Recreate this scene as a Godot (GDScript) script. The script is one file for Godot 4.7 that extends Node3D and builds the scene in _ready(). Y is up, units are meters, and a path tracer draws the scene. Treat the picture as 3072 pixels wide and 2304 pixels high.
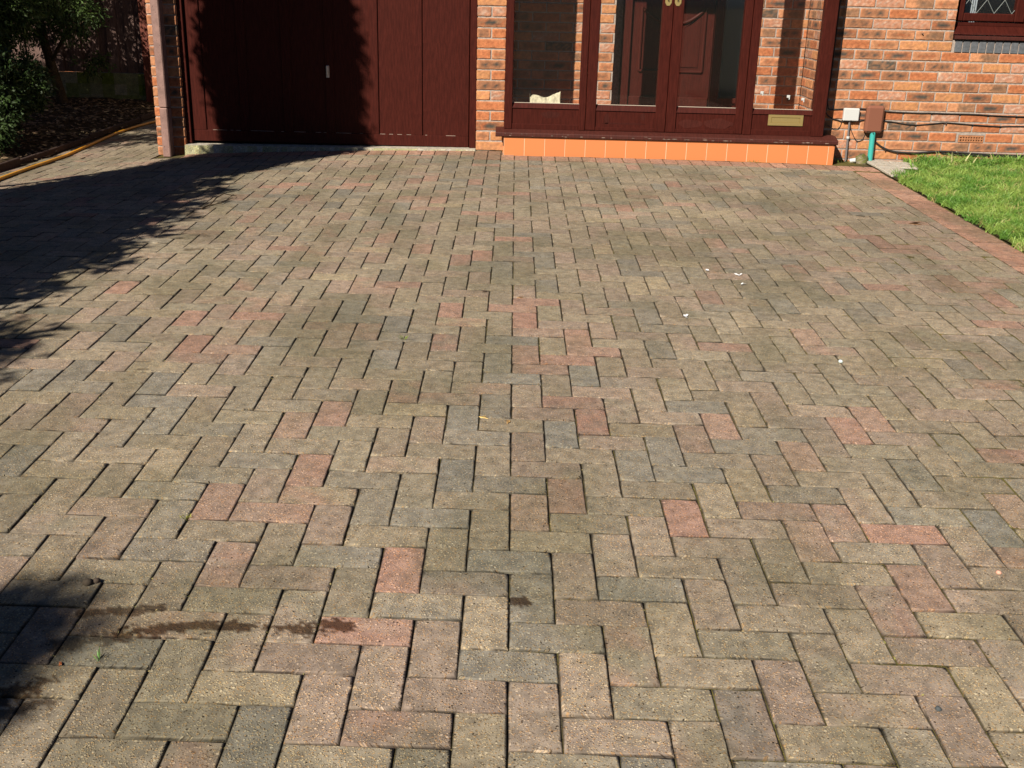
extends Node3D
# A brindle block-paved driveway in front of a brick house with a garage and a glazed porch.
# x to the right, y up, -z towards the house, metres. The herringbone lattice has 0.1 m cells, cell (0, 0) near the camera.

const ZF := -6.72    # brick facade
const ZT := -6.50    # tiled step
const ZP := -6.555   # porch frame
const ZI := -7.30    # wall behind the porch
const ZD := -6.79    # garage door

var rng := RandomNumberGenerator.new()
var M := {}
var used := {}
var dirt := FastNoiseLite.new()
var blend := FastNoiseLite.new()
var fine := FastNoiseLite.new()

# ------------------------------------------------------------------ mesh building
class MB:
	var v := PackedVector3Array()
	var n := PackedVector3Array()
	var c := PackedColorArray()
	var t := PackedVector2Array()
	var ix := PackedInt32Array()
	var off := Vector2.ZERO
	func vert(p: Vector3, nn: Vector3, col: Color, uv: Vector2) -> int:
		v.append(p); n.append(nn); c.append(col); t.append(uv)
		return v.size() - 1
	func tri(a: int, b: int, d: int) -> void:      # given counter-clockwise from outside
		ix.append(a); ix.append(d); ix.append(b)
	func face(ps: Array, col: Color, nn := Vector3.ZERO) -> void:   # convex, counter-clockwise from outside
		var q: Vector3 = nn if nn != Vector3.ZERO else ((ps[1] - ps[0]).cross(ps[2] - ps[0])).normalized()
		var first := v.size()
		for p in ps:
			var uv: Vector2
			if absf(q.y) > 0.7: uv = Vector2(p.x, p.z)
			elif absf(q.x) > 0.7: uv = Vector2(p.z, p.y)
			else: uv = Vector2(p.x, p.y)
			vert(p, q, col, uv + off)
		for i in range(1, ps.size() - 1): tri(first, first + i, first + i + 1)
	func box(mid: Vector3, size: Vector3, bev := 0.0, bas := Basis(), col := Color.WHITE) -> void:
		var h := size * 0.5
		var b: float = min(bev, h.x * 0.9, h.y * 0.9, h.z * 0.9)
		for i in 3:
			var j := (i + 1) % 3
			var k := (i + 2) % 3
			for s in [-1.0, 1.0]:
				var q := []
				for e in [[-1, -1], [1, -1], [1, 1], [-1, 1]]:
					var p := Vector3()
					p[i] = s * h[i]; p[j] = e[0] * (h[j] - b); p[k] = e[1] * (h[k] - b)
					q.append(mid + bas * p)
				if s < 0: q.reverse()
				face(q, col)
				if b <= 0.0: continue
				for s2 in [-1.0, 1.0]:               # edge between face i and face j
					var p1 := Vector3(); var p2 := Vector3(); var p3 := Vector3(); var p4 := Vector3()
					p1[i] = s * h[i]; p1[j] = s2 * (h[j] - b); p1[k] = -(h[k] - b)
					p2 = p1; p2[k] = h[k] - b
					p3[i] = s * (h[i] - b); p3[j] = s2 * h[j]; p3[k] = h[k] - b
					p4 = p3; p4[k] = -(h[k] - b)
					var qq := [mid + bas * p1, mid + bas * p4, mid + bas * p3, mid + bas * p2]
					if s * s2 < 0: qq.reverse()
					face(qq, col)
		if b > 0.0:
			for sx in [-1.0, 1.0]:
				for sy in [-1.0, 1.0]:
					for sz in [-1.0, 1.0]:
						var a := Vector3(sx * h.x, sy * (h.y - b), sz * (h.z - b))
						var d := Vector3(sx * (h.x - b), sy * h.y, sz * (h.z - b))
						var e := Vector3(sx * (h.x - b), sy * (h.y - b), sz * h.z)
						var q2 := [mid + bas * a, mid + bas * d, mid + bas * e]
						if sx * sy * sz < 0: q2.reverse()
						face(q2, col)
	func span(a: Vector3, b: Vector3, bev := 0.0, col := Color.WHITE) -> void:
		box((a + b) * 0.5, (b - a).abs(), bev, Basis(), col)
	func tube(path: Array, r0: float, r1 := -1.0, sides := 8, col := Color.WHITE, caps := true) -> void:
		if r1 < 0: r1 = r0
		var rings := []
		var up := Vector3.UP
		for i in path.size():
			var d: Vector3 = (path[min(i + 1, path.size() - 1)] - path[max(i - 1, 0)]).normalized()
			if absf(d.dot(up)) > 0.95: up = Vector3.RIGHT
			var sx := d.cross(up).normalized()
			var sy := sx.cross(d).normalized()
			up = sy
			var r: float = lerp(r0, r1, float(i) / max(1, path.size() - 1))
			var ring := []
			for k in sides + 1:
				var a := TAU * k / sides
				var nn := sx * cos(a) + sy * sin(a)
				ring.append(vert(path[i] + nn * r, nn, col, Vector2(float(k) / sides * 0.1, i * 0.05) + off))
			rings.append(ring)
		for i in rings.size() - 1:
			for k in sides:
				tri(rings[i][k], rings[i + 1][k], rings[i + 1][k + 1]); tri(rings[i][k], rings[i + 1][k + 1], rings[i][k + 1])
		if caps:
			for e in [0, path.size() - 1]:
				var d2: Vector3 = (path[1] - path[0]) if e == 0 else (path[-1] - path[-2])
				var m := vert(path[e], (-d2 if e == 0 else d2).normalized(), col, off)
				for k in sides: tri(m, rings[e][k], rings[e][k + 1])
	func leaf(p: Vector3, d: Vector3, side: Vector3, len: float, wid: float, col: Color) -> void:
		var nn := side.cross(d).normalized()
		var i0 := vert(p, nn, col, Vector2.ZERO)
		var i1 := vert(p + d * len * 0.5 + side * wid * 0.5, nn, col, Vector2(1, 0))
		var i2 := vert(p + d * len, nn, col, Vector2(1, 1))
		var i3 := vert(p + d * len * 0.5 - side * wid * 0.5, nn, col, Vector2(0, 1))
		tri(i0, i1, i2); tri(i0, i2, i3)
	func mesh(mat: Material) -> ArrayMesh:
		var a := []
		a.resize(Mesh.ARRAY_MAX)
		a[Mesh.ARRAY_VERTEX] = v; a[Mesh.ARRAY_NORMAL] = n; a[Mesh.ARRAY_COLOR] = c; a[Mesh.ARRAY_TEX_UV] = t; a[Mesh.ARRAY_INDEX] = ix
		var m := ArrayMesh.new()
		m.add_surface_from_arrays(Mesh.PRIMITIVE_TRIANGLES, a)
		m.surface_set_material(0, mat)
		return m

# ------------------------------------------------------------------ nodes
func numbered(called: String) -> String:
	var k: int = used.get(called, 0)
	used[called] = k + 1
	return called if k == 0 else "%s_%03d" % [called, k]
func thing(called: String, label: String, category: String, at: Vector3, group := "") -> Node3D:
	var o := Node3D.new()
	o.name = numbered(called); add_child(o); o.position = at
	o.set_meta("label", label); o.set_meta("category", category)
	if group: o.set_meta("group", group)
	return o
func part(parent: Node, called: String, mb: MB, mat: Material) -> MeshInstance3D:    # geometry given in world coordinates
	var o := MeshInstance3D.new()
	o.name = called; o.mesh = mb.mesh(mat)
	parent.add_child(o, true)
	if parent.get_parent() == self: o.position = -parent.position
	return o
func single(called: String, label: String, category: String, mb: MB, mat: Material, at: Vector3, group := "") -> MeshInstance3D:   # geometry relative to at
	var o := MeshInstance3D.new()
	o.name = numbered(called); o.mesh = mb.mesh(mat); add_child(o); o.position = at
	o.set_meta("label", label); o.set_meta("category", category)
	if group: o.set_meta("group", group)
	return o
func struct(called: String) -> Node3D:
	var o := Node3D.new(); o.name = numbered(called); add_child(o); o.set_meta("kind", "structure"); return o

# ------------------------------------------------------------------ ground
func gh(x: float, z: float) -> float:
	var y := -z
	var s := (-0.01476 + 0.01852 * y / 5.8) * x + 0.02 * y
	var w := pow(clampf(y / 6.7, 0.0, 1.0), 2.0)
	if x < 0: s -= 0.011 * pow(max(x, -3.2), 2.0) * w
	else: s -= 0.005 * pow(min(x, 3.0), 2.0) * w
	return s
func on(x: float, z: float, up := 0.0) -> Vector3: return Vector3(x, gh(x, z) + up, z)
func tilt(x: float, z: float) -> Basis:
	var e := 0.05
	var dx := (gh(x + e, z) - gh(x - e, z)) / (2 * e)
	var dz := (gh(x, z + e) - gh(x, z - e)) / (2 * e)
	var up := Vector3(-dx, 1, -dz).normalized()
	var xx := Vector3(1, dx, 0).normalized()
	return Basis(xx, up, xx.cross(up))
func sheet(x0: float, x1: float, z0: float, z1: float, step: float, height: Callable, tint: Callable) -> MB:
	var mb := MB.new()
	var nx := int(ceil((x1 - x0) / step)); var nz := int(ceil((z1 - z0) / step))
	for j in nz + 1:
		for i in nx + 1:
			var x: float = lerp(x0, x1, float(i) / nx); var z: float = lerp(z0, z1, float(j) / nz)
			var y: float = height.call(x, z)
			var nn := Vector3(y - height.call(x + 0.01, z), 0.01, y - height.call(x, z + 0.01)).normalized()
			mb.vert(Vector3(x, y, z), nn, tint.call(x, z), Vector2(x, z))
	for j in nz:
		for i in nx:
			var a := j * (nx + 1) + i
			mb.tri(a, a + nx + 1, a + nx + 2); mb.tri(a, a + nx + 2, a + 1)
	return mb

# ------------------------------------------------------------------ textures and materials
func speckle(size: int, sd: int, base: int, wave: float, freq: float, grains: Array) -> Array:
	# a tiling colour image (base grey, slow noise, grains [count, radius from, to, colour from, colour to, rise]) and its bumps
	var nz := FastNoiseLite.new()
	nz.seed = sd; nz.frequency = freq; nz.fractal_octaves = 4
	var na := nz.get_seamless_image(size, size).get_data()
	var r := RandomNumberGenerator.new()
	r.seed = sd
	var im := PackedByteArray(); im.resize(size * size * 3)
	var bp := PackedByteArray(); bp.resize(size * size)
	var ns := na.size() / (size * size)
	for i in size * size:
		var w := (na[i * ns] - 128) * wave
		var g := int(base + w + r.randi_range(-16, 16))
		g = clampi(g, 0, 255)
		im[i * 3] = g; im[i * 3 + 1] = g; im[i * 3 + 2] = g
		bp[i] = clampi(int(120 + w * 0.6) + r.randi_range(-14, 14), 0, 255)
	for gr in grains:
		for k in gr[0]:
			var cx := r.randf() * size; var cy := r.randf() * size
			var ra := r.randf_range(gr[1], gr[2]); var rb := ra * r.randf_range(0.55, 1.0)
			var an := r.randf() * PI
			var ca := cos(an); var sa := sin(an)
			var col: Color = gr[3].lerp(gr[4], r.randf())
			var lim := int(ceil(ra))
			for dy in range(-lim, lim + 1):
				for dx in range(-lim, lim + 1):
					var u := (dx * ca + dy * sa) / ra; var v := (dy * ca - dx * sa) / rb
					var d := u * u + v * v
					if d > 1.0: continue
					var px := posmod(int(cx) + dx, size); var py := posmod(int(cy) + dy, size)
					var at := py * size + px
					var s := clampf((1.0 - d) * 2.5, 0.0, 1.0)
					im[at * 3] = int(lerpf(im[at * 3], col.r * 255, s)); im[at * 3 + 1] = int(lerpf(im[at * 3 + 1], col.g * 255, s)); im[at * 3 + 2] = int(lerpf(im[at * 3 + 2], col.b * 255, s))
					bp[at] = clampi(int(bp[at] + gr[5] * s), 0, 255)
	var ci := Image.create_from_data(size, size, false, Image.FORMAT_RGB8, im)
	var bi := Image.create_from_data(size, size, false, Image.FORMAT_L8, bp)
	bi.convert(Image.FORMAT_RGBA8)
	bi.bump_map_to_normal_map(6.0)
	return [ImageTexture.create_from_image(ci), ImageTexture.create_from_image(bi)]
func wood_grain(sd: int) -> Array:
	var nz := FastNoiseLite.new(); nz.seed = sd; nz.frequency = 0.02; nz.fractal_octaves = 4
	var w := 256; var h := 512
	var im := PackedByteArray(); im.resize(w * h * 3)
	var bp := PackedByteArray(); bp.resize(w * h)
	var r := RandomNumberGenerator.new(); r.seed = sd
	for y in h:
		for x in w:
			var g := nz.get_noise_2d(x * 6.0, y * 0.35) + 0.4 * nz.get_noise_2d(x * 25.0, y * 1.2)
			var q := clampi(int(220 + g * 40) + r.randi_range(-5, 5), 0, 255)
			im[(y * w + x) * 3] = q; im[(y * w + x) * 3 + 1] = q; im[(y * w + x) * 3 + 2] = q
			bp[y * w + x] = clampi(int(128 + g * 70), 0, 255)
	var bi := Image.create_from_data(w, h, false, Image.FORMAT_L8, bp)
	bi.convert(Image.FORMAT_RGBA8); bi.bump_map_to_normal_map(3.0)
	return [ImageTexture.create_from_image(Image.create_from_data(w, h, false, Image.FORMAT_RGB8, im)), ImageTexture.create_from_image(bi)]
func mat(called: String, lin: Color, rough: float, tex = null, per_m := 1.0, bump := 0.0, spec := 0.5) -> StandardMaterial3D:
	var m := StandardMaterial3D.new()
	m.albedo_color = lin.linear_to_srgb(); m.roughness = rough; m.metallic_specular = spec
	m.vertex_color_use_as_albedo = true
	if tex:
		m.albedo_texture = tex[0]
		m.uv1_scale = Vector3(per_m, per_m, 1)
		if bump > 0:
			m.normal_enabled = true; m.normal_texture = tex[1]; m.normal_scale = bump
	M[called] = m
	return m
func materials() -> void:
	var stone := speckle(1024, 11, 182, 0.22, 0.012, [[7500, 1.2, 3.2, Color(0.46, 0.44, 0.41), Color(0.62, 0.58, 0.54), -40], [9000, 1.2, 3.4, Color(0.88, 0.83, 0.72), Color(1, 0.97, 0.9), 60], [5000, 1.4, 3.8, Color(0.80, 0.70, 0.58), Color(0.92, 0.82, 0.68), 45], [620, 3.0, 5.8, Color(0.92, 0.9, 0.86), Color(1, 1, 0.98), 75], [240, 2.4, 4.6, Color(0.22, 0.21, 0.2), Color(0.38, 0.35, 0.32), -25]])
	mat("paver", Color(1, 1, 1), 0.93, stone, 1.0 / 0.62, 0.85, 0.3)
	var clay := speckle(512, 23, 205, 0.2, 0.02, [[900, 0.8, 1.8, Color(0.45, 0.4, 0.38), Color(0.6, 0.5, 0.45), -60], [500, 0.8, 1.6, Color(0.95, 0.9, 0.85), Color(1, 1, 1), 20]])
	mat("brick", Color(1, 1, 1), 0.88, clay, 1.0 / 0.35, 0.6, 0.4)
	mat("mortar", Color(0.48, 0.40, 0.345), 0.95, clay, 1.0 / 0.3, 1.0, 0.3)
	mat("sand", Color(1, 1, 1), 1.0, stone, 1.0 / 0.5, 0.8, 0.2)
	mat("concrete", Color(0.66, 0.62, 0.55), 0.95, stone, 1.0 / 0.9, 0.6, 0.3)
	mat("soil", Color(1, 1, 1), 1.0, stone, 1.0 / 0.8, 1.0, 0.2)
	var grain := wood_grain(5)
	mat("mahogany", Color(0.056, 0.0108, 0.0072), 0.46, grain, 2.0, 0.12, 0.22)
	mat("mahogany_worn", Color(0.066, 0.015, 0.010), 0.6, grain, 2.5, 0.4, 0.35)
	mat("bare_wood", Color(0.34, 0.26, 0.21), 0.8, grain, 2.5, 0.4, 0.3)
	mat("scuffed", Color(0.064, 0.0145, 0.0102), 0.75, grain, 3.0, 0.3, 0.2)
	mat("fence_wood", Color(0.16, 0.10, 0.085), 0.85, grain, 1.6, 0.8, 0.3)
	mat("tile", Color(0.50, 0.165, 0.056), 0.6, null, 1.0, 0.0, 0.4)
	mat("grout", Color(0.58, 0.37, 0.24), 0.95)
	mat("putty", Color(0.42, 0.36, 0.29), 0.9)
	mat("pipe", Color(0.33, 0.195, 0.165), 0.5, clay, 1.0, 0.1)
	mat("blue_brick", Color(0.14, 0.15, 0.165), 0.6, clay, 3.0, 0.4)
	mat("brass", Color(0.55, 0.42, 0.17), 0.38); M.brass.metallic = 0.8
	mat("steel", Color(0.6, 0.6, 0.62), 0.3); M.steel.metallic = 1.0
	mat("white_plastic", Color(0.44, 0.45, 0.44), 0.5)
	mat("brown_plastic", Color(0.17, 0.066, 0.04), 0.42)
	mat("green_plastic", Color(0.035, 0.30, 0.27), 0.4)
	mat("black_rubber", Color(0.018, 0.017, 0.016), 0.5)
	mat("grey_plastic", Color(0.12, 0.11, 0.11), 0.5)
	mat("hose", Color(0.62, 0.27, 0.01), 0.4)
	mat("cream_cloth", Color(0.78, 0.72, 0.5), 0.9, clay, 4.0, 0.3)
	mat("lead", Color(0.13, 0.145, 0.14), 0.7)
	mat("curtain", Color(0.28, 0.32, 0.35), 0.9)
	mat("plaster", Color(0.45, 0.42, 0.38), 0.95)
	mat("roof", Color(0.12, 0.09, 0.08), 0.9)
	mat("bark", Color(0.13, 0.095, 0.06), 0.95, stone, 3.0, 1.0, 0.2)
	mat("litter", Color(1, 1, 1), 0.9)
	mat("leaf", Color(1, 1, 1), 0.6, null, 1.0, 0.0, 0.35); M.leaf.backlight = Color(0.16, 0.22, 0.06); M.leaf.cull_mode = BaseMaterial3D.CULL_DISABLED
	mat("grass", Color(1, 1, 1), 0.55, null, 1.0, 0.0, 0.35); M.grass.backlight = Color(0.4, 0.5, 0.12); M.grass.cull_mode = BaseMaterial3D.CULL_DISABLED
	var g := StandardMaterial3D.new()
	g.albedo_color = Color(0.5, 0.56, 0.54, 0.01); g.transparency = BaseMaterial3D.TRANSPARENCY_ALPHA; g.roughness = 0.02; g.metallic_specular = 0.5
	M["glass"] = g

# ------------------------------------------------------------------ block paving
const MEAN := Color(0.396, 0.333, 0.255)
const RED := Color(0.511, 0.284, 0.224)
const TAN := Color(0.418, 0.349, 0.256)
const OLIVE := Color(0.363, 0.322, 0.236)
const GREY := Color(0.291, 0.282, 0.249)
const PINK := Color(0.430, 0.318, 0.259)
const GOLD := Color(0.452, 0.376, 0.251)
const EDGE_RED := Color(0.58, 0.335, 0.245)
# blocks one can tell in the photograph: [x, y of the near left cell, lies across?] -> colours
var picked := {
	"9 8 h": "R", "12 7 h": "R", "-3 5 v": "R", "-4 3 h": "R", "0 0 v": "P", "1 9 v": "R", "0 12 v": "P", "2 14 v": "R", "0 20 v": "R", "1 20 h": "R", "2 22 v": "R", "0 24 v": "R", "-1 26 h": "R", "-3 25 v": "R", "0 27 h": "R", "0 36 v": "P", "-2 34 v": "R", "-3 33 v": "R", "-1 38 h": "R",
	"0 4 v": "G", "-1 2 h": "G", "-1 6 h": "G", "-5 6 h": "G", "-9 2 h": "G", "-7 0 h": "O", "0 3 h": "O", "2 1 h": "O", "2 5 h": "G", "-2 1 h": "P", "1 1 v": "P", "-1 -1 v": "D", "-3 0 h": "P", "-2 2 v": "P", "-1 3 v": "T", "-3 4 h": "T", "-2 5 h": "P", "-3 1 v": "P", "-2 6 v": "T", "1 5 v": "P", "1 4 h": "P", "2 2 v": "O", "1 0 h": "P",
	"-6 1 h": "D", "-10 1 h": "D", "-5 2 h": "P", "-4 0 v": "P", "-7 5 v": "P", "4 0 v": "P", "5 1 v": "P", "6 1 h": "P", "7 2 h": "P", "5 0 h": "D", "9 1 v": "D", "9 4 h": "D", "8 0 v": "P", "6 2 v": "O", "4 3 h": "O", "5 4 h": "T", "8 3 h": "P", "12 8 v": "G",
	"-1 18 h": "G", "-1 19 v": "G", "-1 15 v": "G", "-1 22 h": "G", "-2 10 v": "G", "-2 14 v": "G", "1 13 v": "G", "2 18 v": "G", "-2 33 h": "G", "-1 31 v": "G", "1 33 v": "G", "0 35 h": "G", "0 39 h": "G"}
var stains := [   # matter soaked into the blocks: a path, its half width, how strong
	[[[-0.895, -0.371], [-0.83, -0.39], [-0.74, -0.404]], 0.0175, 0.83], [[[-0.789, -0.308], [-0.708, -0.332], [-0.61, -0.346], [-0.547, -0.353], [-0.496, -0.353], [-0.409, -0.356], [-0.34, -0.358]], 0.0200, 0.94], [[[-0.901, -0.259], [-0.855, -0.283], [-0.781, -0.303]], 0.0213, 0.66],
	[[[-0.96, -0.06], [-0.919, -0.116], [-0.891, -0.131]], 0.0250, 0.88], [[[-0.93, -0.035], [-0.879, -0.077], [-0.854, -0.085]], 0.0175, 0.72], [[[0.014, -0.48], [0.038, -0.481]], 0.0137, 0.95],
	[[[-1.83, -4.3], [-1.77, -4.297]], 0.0375, 0.55], [[[-1.62, -3.775], [-1.56, -3.775]], 0.0312, 0.44], [[[-1.57, -3.47], [-1.53, -3.475]], 0.0275, 0.61], [[[-1.26, -1.821], [-1.23, -1.821]], 0.0150, 0.55]]
func stain(x: float, z: float) -> float:
	var best := 0.0
	for s in stains:
		var path: Array = s[0]
		for i in path.size() - 1:
			var a := Vector2(path[i][0], path[i][1]); var b := Vector2(path[i + 1][0], path[i + 1][1]); var p := Vector2(x, z)
			if absf(p.x - a.x) > 0.2 or absf(p.y - a.y) > 0.2: continue
			var d: float = p.distance_to(Geometry2D.get_closest_point_to_segment(p, a, b)) + (fine.get_noise_2d(x * 700, z * 1500) * 1.1 + blend.get_noise_2d(x * 160, z * 260) * 0.9) * s[1]
			best = max(best, s[2] * clampf((s[1] - d) / 0.005, 0.0, 1.0))
	return best
func block_colours(key: String, dry: float) -> Array:
	var k: String = picked.get(key, "")
	if k == "":
		var u := rng.randf()
		k = "T" if u < 0.34 else ("O" if u < 0.56 else ("P" if u < 0.75 else ("R" if u < 0.82 else ("G" if u < 0.93 else "D"))))
	var base: Color = {"R": RED, "P": PINK, "T": TAN, "O": OLIVE, "G": GREY, "D": GOLD}[k]
	var other: Color = [TAN, OLIVE, PINK, TAN, GOLD, RED, GREY][rng.randi() % 7]
	if k == "R": other = [RED, PINK, PINK][rng.randi() % 3]
	if k == "G": other = [OLIVE, GREY, OLIVE][rng.randi() % 3]
	var f := rng.randf_range(0.88, 1.14) * dry
	base = base.lerp(MEAN, rng.randf_range(0.2, 0.5) if picked.has(key) else rng.randf_range(0.3, 0.68))
	other = other.lerp(MEAN, 0.3)
	return [base * f, other * f, rng.randf_range(0.1, 0.75)]
func paver(mb: MB, xf: Transform3D, hx: float, hz: float, cols: Array, n_fine: bool) -> void:
	# a block: a worn top with its own grid, a rounded arris all round, four sides; xf is the middle of its top
	var b := 0.0034
	var step := 0.0075 if n_fine else 0.034
	var nx := maxi(1, int(round(hx * 2 / step))); var nz := maxi(1, int(round(hz * 2 / step)))
	var uvo := Vector2(rng.randf(), rng.randf())
	var turn := rng.randf() * TAU
	var rot := Transform2D(turn, uvo)
	var at := xf.origin
	var sd := rng.randf() * 900
	var jx := rng.randf_range(-0.0006, 0.0006)
	var tops := []
	for j in nz + 1:
		for i in nx + 1:
			var rim := i == 0 or j == 0 or i == nx or j == nz
			var inset := b + (rng.randf_range(-0.0008, 0.0016) if rim else 0.0)
			if (i == 0 or i == nx) and (j == 0 or j == nz): inset += pow(rng.randf(), 3.0) * 0.0045
			var lx := lerpf(-(hx - inset), hx - inset, float(i) / nx); var lz := lerpf(-(hz - inset), hz - inset, float(j) / nz)
			var ly := 0.0 if not rim else -rng.randf() * 0.0006
			var wx := at.x + lx; var wz := at.z + lz
			var m: float = clampf(0.5 + blend.get_noise_2d(lx * 130 + sd, lz * 130 + sd) * 1.6, 0.0, 1.0) * cols[2]
			var c: Color = cols[0].lerp(cols[1], m)
			var dn := dirt.get_noise_2d(wx * 10, wz * 10)
			c = c * (1.0 + 0.18 * dn + 0.17 * fine.get_noise_2d(wx * 260, wz * 260))
			var algae := clampf(dirt.get_noise_2d(wx * 34 + 70, wz * 20) * 1.3 - 0.05 + 0.28 * clampf(1.0 - Vector2((wx - 1.1) / 1.3, (wz + 5.4) / 0.9).length(), 0.0, 1.0), 0.0, 0.42)
			c = c.lerp(Color(0.2, 0.185, 0.115), algae)
			if n_fine: c = c.lerp(Color(c.r * 0.20, c.g * 0.14, c.b * 0.10), stain(wx, wz))
			tops.append(mb.vert(xf * Vector3(lx, ly, lz), xf.basis.y, c, rot * Vector2(lx + jx, lz)))
	for j in nz:
		for i in nx:
			var a: int = tops[j * (nx + 1) + i]
			var d: int = tops[(j + 1) * (nx + 1) + i]
			mb.tri(a, d, d + 1); mb.tri(a, d + 1, a + 1)
	var ring := []
	for i in nx: ring.append(i)
	for j in nz: ring.append(j * (nx + 1) + nx)
	for i in nx: ring.append(nz * (nx + 1) + nx - i)
	for j in nz: ring.append((nz - j) * (nx + 1))
	var first := mb.v.size()
	var cnt := ring.size()
	for k in cnt + 1:
		var vi: int = tops[ring[k % cnt]]
		var lp: Vector3 = xf.affine_inverse() * mb.v[vi]
		var o := Vector3(lp.x, 0, lp.z)
		var nn := Vector3.ZERO
		if absf(absf(lp.x) - hx) < 0.0105: o.x = signf(lp.x) * hx; nn.x = signf(lp.x)
		if absf(absf(lp.z) - hz) < 0.0105: o.z = signf(lp.z) * hz; nn.z = signf(lp.z)
		nn = nn.normalized()
		var c: Color = mb.c[vi]
		var uv: Vector2 = mb.t[vi]
		mb.vert(mb.v[vi], xf.basis * Vector3(nn.x * 0.35, 1, nn.z * 0.35).normalized(), c, uv)
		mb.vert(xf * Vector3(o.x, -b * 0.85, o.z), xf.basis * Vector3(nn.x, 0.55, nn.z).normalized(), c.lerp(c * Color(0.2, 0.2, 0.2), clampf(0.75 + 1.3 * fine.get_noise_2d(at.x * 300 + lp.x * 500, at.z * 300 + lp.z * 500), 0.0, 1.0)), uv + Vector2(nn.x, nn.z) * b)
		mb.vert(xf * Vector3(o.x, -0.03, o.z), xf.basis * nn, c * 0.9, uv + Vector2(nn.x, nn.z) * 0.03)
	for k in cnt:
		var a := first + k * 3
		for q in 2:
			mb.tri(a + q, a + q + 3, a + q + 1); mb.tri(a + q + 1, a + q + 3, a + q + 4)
func driveway() -> void:
	var d := struct("driveway")
	var eye := Vector3(-0.018, 1.27, 1.55)
	var regions := [Rect2(-3.55, -0.6, 6.02, 7.06), Rect2(-3.55, -0.6, 6.02, 6.87), Rect2(-3.62, 6.46, 0.90, 3.75)]   # x, depth, width, depth
	var list := []
	for y in range(-8, 104):
		for x in range(-37, 27):
			for kind in 2:
				if kind == 0 and posmod(x - y, 4) != 1: continue
				if kind == 1 and posmod(x - y, 4) != 0: continue
				var r := Rect2(x * 0.1, y * 0.1, 0.2 if kind == 0 else 0.1, 0.1 if kind == 0 else 0.2)
				for k in [0 if r.get_center().x < -0.25 else 1, 2]:
					var c := r.intersection(regions[k])
					if c.size.x < 0.025 or c.size.y < 0.025: continue
					var mid := c.get_center()
					var seen: float = -mid.y > -99.0 and mid.y > -0.06 and absf(mid.x) < 0.47 * (mid.y + 1.55) + 0.55
					list.append({"r": c, "key": "%d %d %s" % [x, y, "h" if kind == 0 else "v"], "far": eye.distance_to(on(mid.x, -mid.y)) + (0.0 if seen else 50.0)})
	list.sort_custom(func(a, b): return a.far < b.far or (a.far == b.far and a.key < b.key))
	var rest := MB.new()
	var count := 0
	for e in list:
		var c: Rect2 = e.r
		var mid := c.get_center()
		var x := mid.x; var z := -mid.y
		var loose := rng.randf_range(0.0009, 0.0019)
		var bas := Basis(Vector3.UP, rng.randf_range(-0.0045, 0.0045)) * tilt(x, z) * Basis(Vector3(rng.randf_range(-1, 1), 0, rng.randf_range(-1, 1)).normalized(), rng.randf() * 0.009)
		var hx := c.size.x * 0.5 - loose; var hz := c.size.y * 0.5 - loose
		var marked := false
		for sx in [-1, -0.5, 0, 0.5, 1]:
			for sz in [-1, -0.5, 0, 0.5, 1]:
				if stain(x + sx * hx, z + sz * hz) > 0: marked = true
		var top := on(x + rng.randf_range(-0.0008, 0.0008), z + rng.randf_range(-0.0008, 0.0008), rng.randf_range(-0.0016, 0.0014))
		var cols := block_colours(e.key, 1.0)
		if count < 300:
			var one := MB.new()
			paver(one, Transform3D(bas, top), hx, hz, cols, marked)
			part(d, "paver", one, M.paver)
		else:
			paver(rest, Transform3D(bas, top), hx, hz, cols, marked)
		count += 1
	var o := part(d, "paver_field", rest, M.paver)
	o.set_meta("kind", "stuff")
	var wet := func(x: float, z: float) -> float:
		var n := fine.get_noise_2d(x * 120, z * 120)
		return gh(x, z) - 0.0062 + clampf(x * 0.0017, -0.0022, 0.0034) + n * 0.0035
	var tone := func(x: float, z: float) -> Color:
		var n := clampf(0.5 + dirt.get_noise_2d(x * 45 + 400, z * 45) * 1.7 + x * 0.06, 0.0, 1.0)
		return Color(0.085, 0.07, 0.05).lerp(Color(0.19, 0.165, 0.055), n)
	part(d, "joint_sand", sheet(-3.64, 2.72, -10.25, 0.75, 0.045, wet, tone), M.sand)
	# the red edging course, its own blocks
	var ed := struct("driveway_edging")
	for k in 80:
		var x := -2.5 + k * 0.1 + 0.05
		if x > 2.66: break
		var z := -6.565 if x < -0.25 else -6.372
		if x < -0.27 and x > -2.6 or x >= -0.25: edging(ed, x, z, 0.05, 0.098)
	for k in 62: edging(ed, 2.568, -6.22 + 0.05 + k * 0.1, 0.0975, 0.05)
	for k in 3: edging(ed, -0.25 + 0.1 * k + 0.05 - 0.05, -6.565, 0.05, 0.095)
func edging(d: Node3D, x: float, z: float, hx: float, hz: float) -> void:
	var one := MB.new()
	var f := rng.randf_range(0.82, 1.12)
	var bas := Basis(Vector3.UP, rng.randf_range(-0.006, 0.006)) * tilt(x, z)
	paver(one, Transform3D(bas, on(x, z, rng.randf_range(-0.001, 0.002))), hx - 0.0018, hz - 0.0018, [EDGE_RED * f, PINK * f, rng.randf_range(0.1, 0.5)], false)
	part(d, "edging_block", one, M.paver)

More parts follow.
